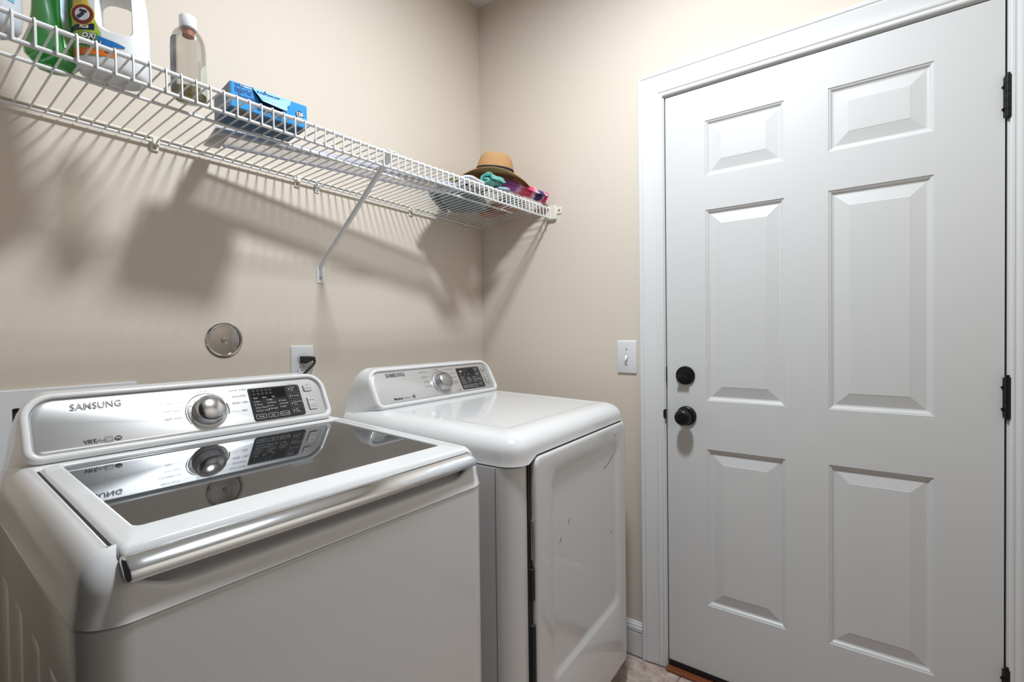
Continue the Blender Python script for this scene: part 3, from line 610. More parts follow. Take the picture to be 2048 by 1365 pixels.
MB().tube([(0.027, -0.019, 0.020), (0.0315, -0.0195, 0.014), (0.0285, -0.0215, 0.005), (0.019, -0.0235, -0.0035), (0.006, -0.0250, -0.0135), (-0.009, -0.0260, -0.0260), (-0.023, -0.0260, -0.043), (-0.034, -0.022, -0.075), (-0.04, -0.017, -0.15), (-0.04, -0.016, -0.30)], 0.0042, 8).obj('cord', M['black'], pg)
# light switch on the right wall
lsw = plate('light_switch', 'white toggle light switch on beige wall beside the door casing', 'light switch', mright(-0.6746-0.0392, 1.0577+0.0629), 0.0783, 0.1258)
sl = MB(); outline(sl, -0.0055, 0.0055, -0.0125, 0.0125, 0.001, 0.0009, 0.0062); sl.obj('toggle_gap', M['ink'], lsw, smooth=False)
MB().loft([[(a, cy+b, z) for a, b in rrect(-hw, hw, -hh, hh, 0.001, 3)] for z, hw, hh, cy in ((0.005, 0.0046, 0.010, 0), (0.009, 0.0046, 0.0065, -0.002), (0.0165, 0.0038, 0.0042, -0.0075), (0.0175, 0.003, 0.0034, -0.0080))]).obj('toggle', M['plate'], lsw, angle=40)
for s in (1, -1): MB().lathe([(0.0030, 0.0055), (0.0030, 0.0068), (0.001, 0.0072)], 12, Matrix.Translation((0, s*0.030, 0))).obj('screw', M['screw'], lsw)
# washing machine outlet box
wb = thing('washer_outlet_box', 'white recessed water outlet box on the wall behind the washing machine', 'outlet box', (0, 0, 0))
x0, x1, z0, z1 = -1.600, -1.3278, 0.88, 1.1090; a0, a1, b0, b1 = -1.5416, -1.372, 0.93, 1.0705
fr = MB()
fr.loft([[(a, -y, b) for a, b in rrect(x0+e, x1-e, z0+e, z1-e, 0.003, 3)] for y, e in ((0, 0), (0.005, 0), (0.007, 0.002))] + [[(a, -y, b) for a, b in rrect(a0+e, a1-e, b0+e, b1-e, 0.003, 3)] for y, e in ((0.007, 0), (0.005, 0.001), (0.001, 0.001))], False, False)
fr.obj('box_frame', M['plate'], wb, angle=30)
MB().box((a0, -0.0012, b0), (a1, -0.0004, b1)).obj('recess_shade', M['gap'], wb, smooth=False)  # flat dark sheet, shade of the opening put into its colour

# ------------------------------------------------------------------ wire shelf
BY, BZ = -0.012, 1.7105; FY = -0.379
zk = [(-1.80, 1.7235), (-1.59, 1.7230), (-1.40, 1.7222), (-1.28, 1.7207), (-1.08, 1.7230), (-0.86, 1.7240), (-0.47, 1.7335), (-0.01, 1.7424)]
def zf(x):
    for (xa, za), (xb, zb) in zip(zk, zk[1:]):
        if x <= xb: t = (x-xa)/(xb-xa); return za+(zb-za)*t
    return zk[-1][1]
def deck(x, y):
    t = (y-BY)/(FY-BY); return BZ+(zf(x)-BZ)*t + 0.0030
shf = thing('wire_shelf', 'long white vinyl-coated wire shelf mounted on the beige back wall', 'shelf', (0, 0, BZ))
def lx(p): return (p[0], p[1], p[2]-BZ)
xs = [-1.795+1.785*i/60 for i in range(61)]
MB().tube([lx((x, FY, zf(x)-0.0052)) for x in xs], 0.0042, 10).obj('front_top_rail', M['wire'], shf)
MB().tube([lx((x, FY, zf(x)-0.0445)) for x in xs], 0.0038, 10).obj('front_bottom_rail', M['wire'], shf)
MB().tube([lx((-1.795, BY, BZ-0.0052)), lx((-0.012, BY, BZ-0.0052))], 0.0034, 10).obj('back_rail', M['wire'], shf)
MB().tube([lx((-1.795, -0.0045, BZ+0.008)), lx((-0.015, -0.0045, BZ+0.008))], 0.0032, 10).obj('wall_rail', M['cream'], shf)
MB().tube([lx((x, -0.232-0.022*max(0, (x+1.2)/1.2), BZ+(zf(x)-BZ)*0.6-0.0055)) for x in xs if x < -0.075], 0.0036, 10).obj('middle_rail', M['wire'], shf)
# one cross wire: along the deck, over the front rail, down the lip
n0 = 1.7228; L0 = math.hypot(FY-BY, n0-BZ)
wm = MB().tube([(0, 0, 0), (0, -L0*0.5, 0), (0, -L0+0.003, 0), (0, -L0-0.0025, -0.001), (0, -L0-0.0048, -0.0040), (0, -L0-0.0052, -0.008), (0, -L0-0.0050, -0.0485)], 0.0020, 6)
first = None; i = 0
x = -1.5777
while x - 0.0252 > -1.795: x -= 0.0252
while x < -0.008:
    if first is None: first = wm.obj('cross_wire', M['wire'], shf); o = first
    else: o = bpy.data.objects.new('cross_wire', first.data); link(o, shf)
    o.location = (x, BY, 0); o.rotation_euler = (-math.atan2(zf(x)-BZ, BY-FY), 0, 0)
    x += 0.0252
for cx in (-1.2794, -0.9042, -0.4362, -0.1132):
    c = MB().box((cx-0.009, -0.006, -0.026), (cx+0.009, 0, 0.010), 0.002).loft([[(cx+a, -0.006-y, -0.004+b) for a, b in rrect(-0.007, 0.007, -0.008, 0.010, 0.003, 3)] for y in (0, 0.012)]).obj('wall_clip', M['cream'], shf)
    MB().lathe([(0.0035, 0), (0.0035, 0.002), (0.001, 0.003)], 10, Matrix.Translation((cx, -0.006, -0.018)) @ Matrix.Rotation(PI/2, 4, 'X')).obj('screw', M['screw'], c)
cx = -0.8359
c = MB().box((cx-0.008, -0.004, -0.028), (cx+0.008, 0, 0.004), 0.0015).tube([(cx-0.008, -0.004, 0.0), (cx-0.008, -0.018, -0.008), (cx-0.006, -0.024, 0.006), (cx-0.004, -0.018, 0.016)], 0.0022, 6).tube([(cx+0.008, -0.004, 0.0), (cx+0.008, -0.016, -0.006), (cx+0.010, -0.022, 0.008)], 0.0022, 6).obj('wall_hook', M['plate'], shf)
MB().lathe([(0.0035, 0), (0.0035, 0.002), (0.001, 0.003)], 10, Matrix.Translation((cx, -0.004, -0.020)) @ Matrix.Rotation(PI/2, 4, 'X')).obj('screw', M['screw'], c)
# end bracket on the right wall
eb = MB(); ez = 1.716-BZ
eb.loft([[(-t, a, ez+b) for a, b in rrect(-0.412+e, -0.368-e, -0.027+e, 0.029-e, (0.004, 0.004, 0.004, 0.004), 4)] for t, e in ((0, 0), (0.012, 0), (0.0145, 0.0025))])
eb.box((-0.004, -0.434, ez-0.006), (0, -0.408, ez+0.022), 0.0015)
ebo = eb.obj('end_bracket', M['cream'], shf, angle=30)
MB().lathe([(0.004, 0), (0.004, 0.002), (0.001, 0.003)], 10, facing(-0.004, -0.4245, ez+0.009)).obj('screw', M['screw'], ebo)
# diagonal brace
sb = thing('shelf_brace', 'white diagonal metal brace from the wall up to the shelf front', 'brace', (-0.829, 0, 1.4359))
top = Vector((-0.8415+0.829, FY+0.002, zf(-0.84)-0.004-1.4359)); bot = Vector((0, -0.004, 0.006))
d = (top-bot).normalized(); side = Vector((1, 0, 0)); nrm = side.cross(d).normalized(); rg = []
for t, hw, hh in ((0, 0.0065, 0.002), (0.03, 0.0068, 0.0055), (0.5, 0.0068, 0.0058), (0.86, 0.0068, 0.0058), (0.95, 0.0100, 0.0040), (1.0, 0.0130, 0.0020)):
    c = bot+(top-bot)*t; rg.append([c+side*a+nrm*b for a, b in rrect(-hw, hw, -hh, hh, min(hw, hh)*0.6, 3)])
MB().loft(rg).obj('strut', M['plate'], sb, angle=40)
MB().loft([[(a, -y, b) for a, b in rrect(-0.0125, 0.0125, -0.0465, 0.010, (0.001, 0.001, 0.010, 0.010), 5)] for y in (0, 0.003)]).obj('foot_plate', M['plate'], sb, angle=30)
MB().lathe([(0.0045, 0), (0.0045, 0.002), (0.001, 0.0032)], 12, Matrix.Translation((0, -0.003, -0.031)) @ Matrix.Rotation(PI/2, 4, 'X')).obj('screw', M['screw'], sb)
MB().tube([top+Vector((-0.012, 0.004, 0.002)), top+Vector((-0.012, -0.004, 0.006)), top+Vector((0.012, -0.004, 0.006)), top+Vector((0.012, 0.004, 0.002))], 0.0025, 6).obj('hook', M['plate'], sb)

# ------------------------------------------------------------------ goods on the shelf
def oval_loft(levels, n=40, p=2.4):
    """levels: (z, rx, ry, dx, dy) superellipse rings"""
    rg = []
    for z, rx, ry, *dd in levels:
        dx, dy = (dd+[0, 0])[:2]; R = []
        for k in range(n):
            a = 2*PI*k/n; c, s = math.cos(a), math.sin(a)
            R.append((dx+rx*math.copysign(abs(c)**(2/p), c), dy+ry*math.copysign(abs(s)**(2/p), s), z))
        rg.append(R)
    return rg
def surf(levels, ang, z, p, off=0.0008):
    for (l0, l1) in zip(levels, levels[1:]):
        if l0[0] <= z <= l1[0]:
            t = (z-l0[0])/(l1[0]-l0[0]+1e-9); rx = l0[1]+(l1[1]-l0[1])*t; ry = l0[2]+(l1[2]-l0[2])*t; break
    else: rx, ry = levels[-1][1:3]
    c, s = math.cos(ang), math.sin(ang)
    return ((rx+off)*math.copysign(abs(c)**(2/p), c), (ry+off)*math.copysign(abs(s)**(2/p), s), z)
JZ = 0.009
def decal(levels, p, a0, a1, zlo, zhi, m, parent, name, off=0.0008, n=14, k=6):
    """curved label lying on a lofted body; zlo / zhi functions of 0..1 along the arc"""
    vs = []; fs = []
    for i in range(n+1):
        t = i/n; g = a0+(a1-a0)*t
        for j in range(k+1): vs.append(surf(levels, g, zlo(t)+(zhi(t)-zlo(t))*j/k+(JZ if levels is JL else 0.0), p, off))
    for i in range(n):
        for j in range(k): q = i*(k+1)+j; fs.append((q, q+1, q+k+2, q+k+1))
    return MB().add(vs, fs).obj(name, m, parent)
K = lambda v: (lambda t: v)
JL = None
R_ = math.radians
# clear bottle
bx, by = -1.2985, -0.2750; bz = deck(bx, by)
bt = thing('clear_bottle', 'clear plastic bottle with white cap and grey label, nearly empty', 'bottle', (bx, by, bz), R_(-40))
BL = [(0.0, 0.0265, 0.0245), (0.003, 0.0295, 0.0275), (0.010, 0.0310, 0.0290), (0.05, 0.0312, 0.0292), (0.108, 0.0312, 0.0292), (0.126, 0.0300, 0.0280), (0.138, 0.0262, 0.025), (0.146, 0.0205, 0.020), (0.151, 0.0150, 0.0150), (0.153, 0.0130, 0.0130)]
M['clear'] = clear('clear_bottle_plastic', (0.90, 0.89, 0.86), (0.55, 0.54, 0.48), 0.10, 0.06)
M['liquid'] = clear('yellowish_liquid', (0.62, 0.56, 0.33), (0.42, 0.38, 0.20), 0.35, 0.06)
MB().loft(oval_loft(BL, 40, 2.3)).obj('bottle_body', M['clear'], bt, angle=60)
MB().loft(oval_loft([(0.002, 0.0255, 0.0235), (0.008, 0.0300, 0.028), (0.022, 0.0304, 0.0284)], 40, 2.3)).obj('liquid', M['liquid'], bt)
MB().lathe([(0.0155, 0.152), (0.0160, 0.153), (0.0160, 0.1755), (0.0145, 0.178), (0.002, 0.1785)], 32).obj('cap', M['plate'], bt)
MB().lathe([(0.0110, 0.137), (0.0110, 0.153)], 20).obj('neck_insert', mat('orange_pump_insert', (0.50, 0.16, 0.08), 0.4, noise_amt=0.05), bt)
M['lab_grey'] = ramp_mat('grey_botanical_label', [(0.0, (0.10, 0.09, 0.10)), (0.35, (0.30, 0.29, 0.30)), (0.45, (0.13, 0.12, 0.13)), (0.75, (0.33, 0.32, 0.33)), (1.0, (0.14, 0.13, 0.15))], 'Z', 0.5, wob=0.25)
decal(BL, 2.3, R_(188), R_(250), K(0.010), K(0.124), M['lab_grey'], bt, 'label')
decal(BL, 2.3, R_(-32), R_(34), K(0.012), lambda t: 0.058+0.020*math.sin(t*PI), mat('clear_label_back', (0.42, 0.44, 0.36), 0.4, noise_amt=0.05), bt, 'back_label', n=10)
# white jug with a handle opening
jx, jy = -1.4190, -0.2440; jz = deck(jx, jy)+0.0018
jug = thing('detergent_jug', 'large white handled detergent jug with green, navy and orange label', 'jug', (jx, jy, jz), R_(-20))
JL = [(0.0, 0.044, 0.032), (0.004, 0.051, 0.038), (0.014, 0.0565, 0.0420), (0.05, 0.0590, 0.0435), (0.085, 0.0590, 0.0435), (0.12, 0.0575, 0.0425), (0.165, 0.054, 0.040), (0.195, 0.047, 0.036), (0.213, 0.036, 0.030), (0.222, 0.026, 0.024), (0.226, 0.0225, 0.0225), (0.236, 0.0225, 0.0225)]
jb = MB().loft(oval_loft(JL, 56, 2.6)).obj('jug_body', M['jug'], jug, angle=60)
hole = MB().loft([[(a, y, b) for a, b in rrect(-0.020+e, 0.035-e, 0.076+e, 0.170-e, (0.022, 0.012, 0.014, 0.022), 8)] for y, e in ((-0.09, -0.010), (-0.046, -0.004), (-0.036, 0.002), (0.0, 0.005), (0.036, 0.002), (0.046, -0.004), (0.09, -0.010))]).obj('hole_cutter', M['jug'], jug)
bo = jb.modifiers.new('handle_opening', 'BOOLEAN'); bo.operation = 'DIFFERENCE'; bo.object = hole; bo.solver = 'EXACT'
bpy.context.view_layer.update(); dg = bpy.context.evaluated_depsgraph_get(); me = bpy.data.meshes.new_from_object(jb.evaluated_get(dg)); jb.modifiers.clear(); jb.data = me
me.shade_smooth(); me.set_sharp_from_angle(angle=R_(50)); bpy.data.objects.remove(hole)
MB().lathe([(0.027, 0.232), (0.028, 0.234), (0.028, 0.262), (0.025, 0.266), (0.002, 0.267)], 32).obj('cap', mat('orange_cap', (0.60, 0.16, 0.02), 0.4, noise_amt=0.03), jug)
M['lab_green'] = ramp_mat('green_yellow_label', [(0.0, (0.10, 0.30, 0.10)), (0.3, (0.30, 0.50, 0.06)), (0.55, (0.62, 0.60, 0.05)), (0.75, (0.75, 0.50, 0.04)), (1.0, (0.35, 0.50, 0.10))], 'Z', 0.4, wob=0.18, bump=0)
navy = mat('navy_print', (0.012, 0.025, 0.07), 0.4, noise_amt=0.05); orange = mat('orange_print', (0.72, 0.16, 0.015), 0.4, noise_amt=0.1, scale=60); blue = mat('blue_splash_print', (0.02, 0.16, 0.45), 0.4, noise_amt=0.3, scale=80); red = mat('dark_red_print', (0.20, 0.015, 0.015), 0.4, noise_amt=0.05); yel = mat('yellow_print', (0.75, 0.55, 0.03), 0.4, noise_amt=0.05)
A0, A1 = R_(178), R_(262)
lab = decal(JL, 2.6, A0, A1, lambda t: 0.010+0.004*t, lambda t: 0.150 if t < 0.62 else 0.150-0.24*(t-0.62), M['lab_green'], jug, 'label', 0.0006)
decal(JL, 2.6, A0, R_(254), lambda t: 0.056+0.005*t, lambda t: 0.065+0.008*t, navy, jug, 'label_band', 0.0010, k=2)
decal(JL, 2.6, A0, R_(276), lambda t: 0.010+0.008*t, lambda t: 0.025+0.003*t, orange, jug, 'orange_band', 0.0010, k=2)
decal(JL, 2.6, R_(258), R_(286), lambda t: 0.034+0.006*t, lambda t: 0.053-0.010*t, blue, jug, 'blue_splash', 0.0012, k=2, n=8)
decal(JL, 2.6, R_(266), R_(280), lambda t: 0.024+0.002*t, lambda t: 0.031-0.004*t, navy, jug, 'dark_splash', 0.0014, k=2, n=4)
def on_jug(ang, z, off):
    z += JZ; p = Vector(surf(JL, ang, z, 2.6, 0)); q = Vector(surf(JL, ang+0.02, z, 2.6, 0)); t = (q-p); t.z = 0; t.normalize(); nn = t.cross(Vector((0, 0, 1)))
    m = Matrix((t, Vector((0, 0, 1)), nn)).transposed().to_4x4(); m.translation = p+nn*off; return m
def jtext(body, size, ang, z, m, off=0.0035, sx=1.0, shear=0.2, bold=0.0004):
    o = text(lab, body, size, 0, 0, m, sx=1, bold=bold, shear=shear); o.matrix_local = on_jug(ang, z, off) @ Matrix.Diagonal((sx, 1, 1, 1)); return o
for z, t in ((0.0480, 'OXI'), (0.0365, 'CLEAN')):
    jtext(t, 0.0140, R_(246), z, navy, 0.0024, 0.85, 0.2, 0.0014); jtext(t, 0.0140, R_(246), z, M['white_ink'], 0.0030, 0.85)
jtext('PLUS', 0.0065, R_(238), 0.0640, M['white_ink'], 0.0026)
eo = MB()
em = on_jug(R_(235), 0.087, 0.0022)
for rr, z, m, nm in ((0.0200, 0.0, yel, 'emblem_halo'), (0.0180, 0.0006, red, 'emblem_ring'), (0.0118, 0.0012, M['white_ink'], 'emblem_disc')):
    e_ = MB().loft([[(rr*math.cos(2*PI*k/28), rr*math.sin(2*PI*k/28), zz) for k in range(28)] for zz in (z-0.0008, z)]).obj(nm, m, lab, smooth=False); e_.matrix_local = em
e_ = MB()
disc_strip(e_, [(-0.008, -0.006), (-0.002, -0.003), (0.002, 0.002), (0.003, 0.007)], 0.006, 0.0018); disc_strip(e_, [(-0.004, 0.007), (0.008, 0.004)], 0.0045, 0.0020)
e_ = e_.obj('emblem_figure', navy, lab, smooth=False); e_['kind'] = 'stuff'; e_.matrix_local = em
# green bottle with facetted foot
gx_, gy_ = -1.4990, -0.2100; gz = deck(gx_, gy_)+0.0012
gb = thing('green_bottle', 'clear bottle of green liquid with a facetted foot and pale blue label', 'bottle', (gx_, gy_, gz), R_(-26))
M['gliq'] = clear('green_liquid', (0.06, 0.62, 0.18), (0.02, 0.62, 0.12), 0.62, 0.05)
M['gshell'] = clear('green_tinted_plastic', (0.86, 0.95, 0.86), (0.45, 0.55, 0.42), 0.10, 0.05)
def octa(levels):
    rg = []
    for z, rx, ry in levels:
        rg.append([(rx*math.cos(PI/8+k*PI/4)*1.05, ry*math.sin(PI/8+k*PI/4)*1.05, z) for k in range(8)])
    return rg
GL = [(0.0, 0.025, 0.022), (0.018, 0.0395, 0.0310), (0.030, 0.0410, 0.0320), (0.052, 0.0350, 0.0255), (0.100, 0.0290, 0.0240), (0.150, 0.0275, 0.0230), (0.172, 0.021, 0.019), (0.182, 0.013, 0.013), (0.196, 0.013, 0.013)]
MB().loft(octa(GL)).obj('bottle_body', M['gshell'], gb, smooth=False)
MB().loft(octa([(z+0.001, rx*0.955, ry*0.945) for z, rx, ry in GL[:6]])).obj('liquid', M['gliq'], gb, smooth=False)
MB().lathe([(0.018, 0.192), (0.0185, 0.194), (0.0185, 0.224), (0.016, 0.228), (0.002, 0.229)], 28).obj('cap', M['plate'], gb)
def octa_face(k, zs_, shrink, m, name, off=0.0012):
    vs = []
    for z in zs_:
        for (l0, l1) in zip(GL, GL[1:]):
            if l0[0] <= z <= l1[0]:
                t = (z-l0[0])/(l1[0]-l0[0]); rx = l0[1]+(l1[1]-l0[1])*t; ry = l0[2]+(l1[2]-l0[2])*t; break
        pa = Vector((rx*math.cos(PI/8+k*PI/4), ry*math.sin(PI/8+k*PI/4), 0))*1.05; pb = Vector((rx*math.cos(PI/8+(k+1)*PI/4), ry*math.sin(PI/8+(k+1)*PI/4), 0))*1.05
        c = (pa+pb)/2; nn = Vector((c.x, c.y, 0)).normalized()
        for p in (pa, pb): q = c+(p-c)*shrink+nn*off; vs.append((q.x, q.y, z))
    return MB().add(vs, [(2*i, 2*i+1, 2*i+3, 2*i+2) for i in range(len(zs_)-1)]).obj(name, m, gb, smooth=False)
M['lab_blue'] = ramp_mat('pale_blue_green_label', [(0.0, (0.16, 0.42, 0.10)), (0.35, (0.30, 0.50, 0.32)), (0.6, (0.33, 0.50, 0.62)), (1.0, (0.25, 0.45, 0.62))], 'Z', 0.4, wob=0.12, bump=0)
octa_face(7, (0.032, 0.052, 0.100, 0.148), 0.9, M['lab_blue'], 'label'); octa_face(6, (0.034, 0.052, 0.100, 0.148), 0.55, M['lab_blue'], 'label')
# partly seen bottle at the frame's left edge
lx_, ly_ = -1.5935, -0.272; lz = deck(lx_, ly_)+0.0012
lb = thing('blue_label_bottle', 'pale grey rounded bottle with blue-green label at the far left', 'bottle', (lx_, ly_, lz), R_(-40))
LL = [(0.0, 0.030, 0.024), (0.004, 0.037, 0.030), (0.014, 0.0430, 0.034), (0.03, 0.045, 0.036), (0.12, 0.044, 0.035), (0.16, 0.038, 0.032), (0.185, 0.026, 0.025), (0.19, 0.020, 0.020), (0.20, 0.020, 0.020)]
MB().loft(oval_loft(LL, 40, 2.4)).obj('bottle_body', mat('pale_grey_plastic', (0.50, 0.53, 0.58), 0.3, noise_amt=0.03), lb, angle=60)
M['lab_aqua'] = ramp_mat('aqua_label', [(0.0, (0.55, 0.70, 0.55)), (0.3, (0.45, 0.65, 0.45)), (0.6, (0.30, 0.58, 0.62)), (1.0, (0.10, 0.35, 0.55))], 'X', 0.4, wob=0.2, bump=0)
decal(LL, 2.4, R_(200), R_(352), K(0.046), K(0.125), M['lab_aqua'], lb, 'label', k=2)
MB().lathe([(0.023, 0.196), (0.0235, 0.198), (0.0235, 0.222), (0.021, 0.225), (0.002, 0.226)], 28).obj('cap', M['plate'], lb)
# softener sheet box
cxB, cyB = -1.1420, -0.2680; rzB = math.atan2(-0.3517+0.3327, -1.0682+1.2359)
zB = max(deck(-1.236, -0.333), deck(-1.068, -0.352), deck(-1.06, -0.236), deck(-1.22, -0.224))
M['box_blue'] = mat('bright_blue_card', (0.008, 0.26, 0.62), 0.38, noise_amt=0.02, scale=40); M['box_dark'] = mat('dark_blue_card', (0.055, 0.135, 0.24), 0.5, noise_amt=0.03); M['flap'] = mat('light_blue_card', (0.085, 0.30, 0.60), 0.45, noise_amt=0.04)
bxo = thing('softener_sheet_box', 'blue cardboard box of fabric softener sheets with its front torn open', 'box', (cxB, cyB, zB), rzB)
bw, bd, bh = 0.0850, 0.0565, 0.0560
b_ = MB().box((-bw, -bd, 0), (bw, bd, bh), 0.0015, 1).obj('carton', M['box_blue'], bxo, smooth=False)
MB().box((-bw+0.001, -bd+0.001, -0.0006), (bw-0.001, bd-0.001, 0.0002)).obj('carton_base', M['box_dark'], bxo, smooth=False)
MB().box((-bw-0.0008, -bd+0.001, 0.001), (-bw+0.0002, bd-0.001, bh-0.001)).obj('carton_end', mat('grey_blue_card', (0.17, 0.22, 0.30), 0.5, noise_amt=0.04), bxo, smooth=False)
MB().box((-bw+0.001, -bd-0.0008, 0.0006), (bw-0.001, -bd+0.0002, 0.0160)).obj('lower_strip', M['box_dark'], bxo, smooth=False) if False else None
# torn opening (dark) and the flap hanging out of it
FRm = Matrix(((1, 0, 0, 0), (0, 0, -1, -bd), (0, 1, 0, 0), (0, 0, 0, 1)))                              # x, y on the front face, z out of it
op = [(-0.0420, 0.0560), (-0.0370, 0.0500), (-0.0340, 0.0430), (-0.0270, 0.0330), (-0.0255, 0.0265), (-0.0180, 0.0240), (0.010, 0.0190), (0.0320, 0.0175), (0.0350, 0.0230), (0.0330, 0.0300), (0.0400, 0.0400), (0.0440, 0.0500), (0.0440, 0.0560)]
o_ = MB().add([(a, b, 0.0008) for a, b in op], [tuple(range(len(op)))]).obj('torn_opening', navy, bxo, smooth=False); o_.matrix_local = FRm
flp = [(-0.0410, 0.0560, 0.0010), (-0.0330, 0.0430, 0.0060), (-0.0255, 0.0300, 0.0120), (-0.0230, 0.0270, 0.0130), (0.0300, 0.0215, 0.0125), (0.0345, 0.0300, 0.0100), (0.0330, 0.0330, 0.0090), (0.0420, 0.0430, 0.0055), (0.0450, 0.0560, 0.0010)]
f_ = MB().add([p for p in flp]+[(a, b, c+0.0007) for a, b, c in flp], [tuple(range(9)), tuple(range(9, 18))]+[(i, (i+1) % 9, 9+(i+1) % 9, 9+i) for i in range(9)]).obj('torn_flap', M['flap'], bxo, smooth=False); f_.matrix_local = FRm
def btext(body, size, a, b, m, n=0.0010, sx=1.0, bold=0.0002, al='LEFT'):
    o = text(b_, body, size, 0, 0, m, align=al, bold=bold); o.matrix_local = FRm @ Matrix.Translation((a, b, n)) @ Matrix.Diagonal((sx, 1, 1, 1)); return o
deepblue = mat('deep_blue_print', (0.004, 0.075, 0.30), 0.5, noise_amt=0.03)
btext('up&up', 0.0068, -0.0760, 0.0520, deepblue); btext('lavender scent', 0.0052, -0.0650, 0.0515, M['white_ink'])
btext('fabric', 0.0155, -0.0765, 0.0410, deepblue, bold=0.0004); btext('sheets', 0.0155, -0.0750, 0.0285, deepblue, bold=0.0004)
fo = text(f_, 'softener', 0.0150, 0, 0, deepblue, align='LEFT', bold=0.0004); fo.matrix_local = Matrix.Translation((-0.0330, 0.0465, 0.0065)) @ Matrix.Rotation(R_(22), 4, 'X')
ln = MB(); disc_strip(ln, [(-0.023, 0.0365), (0.010, 0.0345)], 0.0009, 0.0); lo_ = ln.obj('printed_line', M['white_ink'], f_, smooth=False); lo_.matrix_local = Matrix.Translation((0, 0, 0.0118))
btext('use in the dryer', 0.0058, -0.0080, 0.0085, M['white_ink'])
dd = MB().loft([[(0.0095*math.cos(2*PI*k/24)+0.0660, 0.0285+0.0095*math.sin(2*PI*k/24), z) for k in range(24)] for z in (0.0002, 0.0008)]).obj('count_badge', navy, bxo, smooth=False); dd.matrix_local = FRm
btext('120', 0.0125, 0.0660, 0.0295, M['white_ink'], 0.0012, 0.9, 0.0005, 'CENTER'); btext('sheets', 0.0052, 0.0665, 0.0215, M['white_ink'], 0.0012, 1, 0.0002, 'CENTER')
bc = MB()
for i in range(12): bc.box((-0.064+i*0.0026, -bd+0.006, -0.0010), (-0.064+i*0.0026+(0.0008 if i % 3 else 0.0015), -bd+0.030, -0.0005))
MB().box((-0.067, -bd+0.004, -0.0008), (-0.030, -bd+0.032, -0.0002)).obj('barcode_field', mat('tan_print', (0.45, 0.36, 0.24), 0.5, noise_amt=0.05), bxo, smooth=False); bc.obj('barcode', M['ink_dk'], bxo, smooth=False)['kind'] = 'stuff'
# long clear sheet with grey edge strips
FA = Vector((-1.2000, -0.1600)); FB = Vector((-0.46, -0.294)); fd = (FB-FA).normalized(); fn = Vector((-fd.y, fd.x)); flen = (FB-FA).length
sht = thing('clear_strip_panel', 'long clear plastic panel with grey edge strips lying on the shelf', 'panel', (FA.x, FA.y, 0), math.atan2(fd.y, fd.x))
def zrel(x, y): q = FA+fd*x+fn*y; return deck(q.x, q.y)
zA, zE = zrel(0, 0.06), zrel(flen, 0.06); tilt = math.atan2(zE-zA, flen)
zoff = max(zrel(x, y)-(zA+(zE-zA)*x/flen) for x in (0, flen*0.25, flen*0.5, flen*0.75, flen) for y in (0.0, 0.1))
sht.location.z = zA+zoff
sht.rotation_euler = (0, -tilt, math.atan2(fd.y, fd.x))
ky_ = lambda y: -(zrel(flen/2, 0.0)-zrel(flen/2, 0.10))*(y-0.05)/0.10
MB().box((0, -0.002, 0), (flen, 0.022, 0.010), 0.002).box((0, 0.008, 0.010), (flen, 0.012, 0.016)).obj('front_strip', M['grey_bar'], sht, angle=30)
MB().box((0.036, 0.094, 0), (flen, 0.105, 0.007), 0.0015).obj('rear_strip', M['grey_bar'], sht, angle=30)
MB().box((-0.003, 0.0, 0.001), (0.034, 0.128, 0.008), 0.002).obj('end_strip', mat('grey_plastic_end', (0.40, 0.39, 0.39), 0.35, noise_amt=0.03), sht, angle=30)
MB().box((0.030, 0.020, 0.002), (flen, 0.096, 0.004)).obj('clear_sheet', clear('clear_sheet_plastic', (0.95, 0.945, 0.955), (0.7, 0.7, 0.72), 0.04, 0.02), sht, smooth=False)

# ------------------------------------------------------------------ folded clothes and hat
def jit(p, amp, sc, seed):
    q = Vector(p)*sc+Vector((seed, seed*1.7, -seed)); return Vector(p)+Vector((noise.noise(q), noise.noise(q+Vector((9, 3, 1))), noise.noise(q+Vector((2, 7, 5)))))*amp
def folded(name, label, cat, m, cx, cy, z, hx, hy, layers, th, rz, seed, amp=0.004):
    """cloth folded in layers: bulging rounded layers joined by a roll at one edge"""
    root = thing(name, label, cat, (cx, cy, z), rz)
    for k in range(layers):
        rg = []; e0 = 0.006*random.random(); z0 = k*th
        n = 12
        for i in range(n+1):
            a = -PI/2+PI*i/n; zz = z0+th/2+th*0.5*math.sin(a)
            ins = e0+th*0.5*(1-math.cos(a))
            rg.append([jit((x, y, zz), amp, 18, seed+k*3.1) if 0 < i else jit((x, y, zz), amp*0.3, 18, seed+k*3.1) for x, y in rrect(-hx+ins, hx-ins, -hy+ins, hy-ins, 0.03, 5, 10)])
        if k == 0:
            for r_ in rg:
                for v in r_: v.z = max(v.z, 0.0002)
        for s in (0.75, 0.45, 0.15):
            base = rg[n]; c = Vector((0, 0, 0))
            rg.append([Vector((v.x*s, v.y*s, 0))+Vector((0, 0, z0+th+noise.noise(Vector((v.x*s*22, v.y*s*22, seed)))*amp)) for v in base])
        MB().loft(rg).obj('fold', m, root, angle=80)
    return root
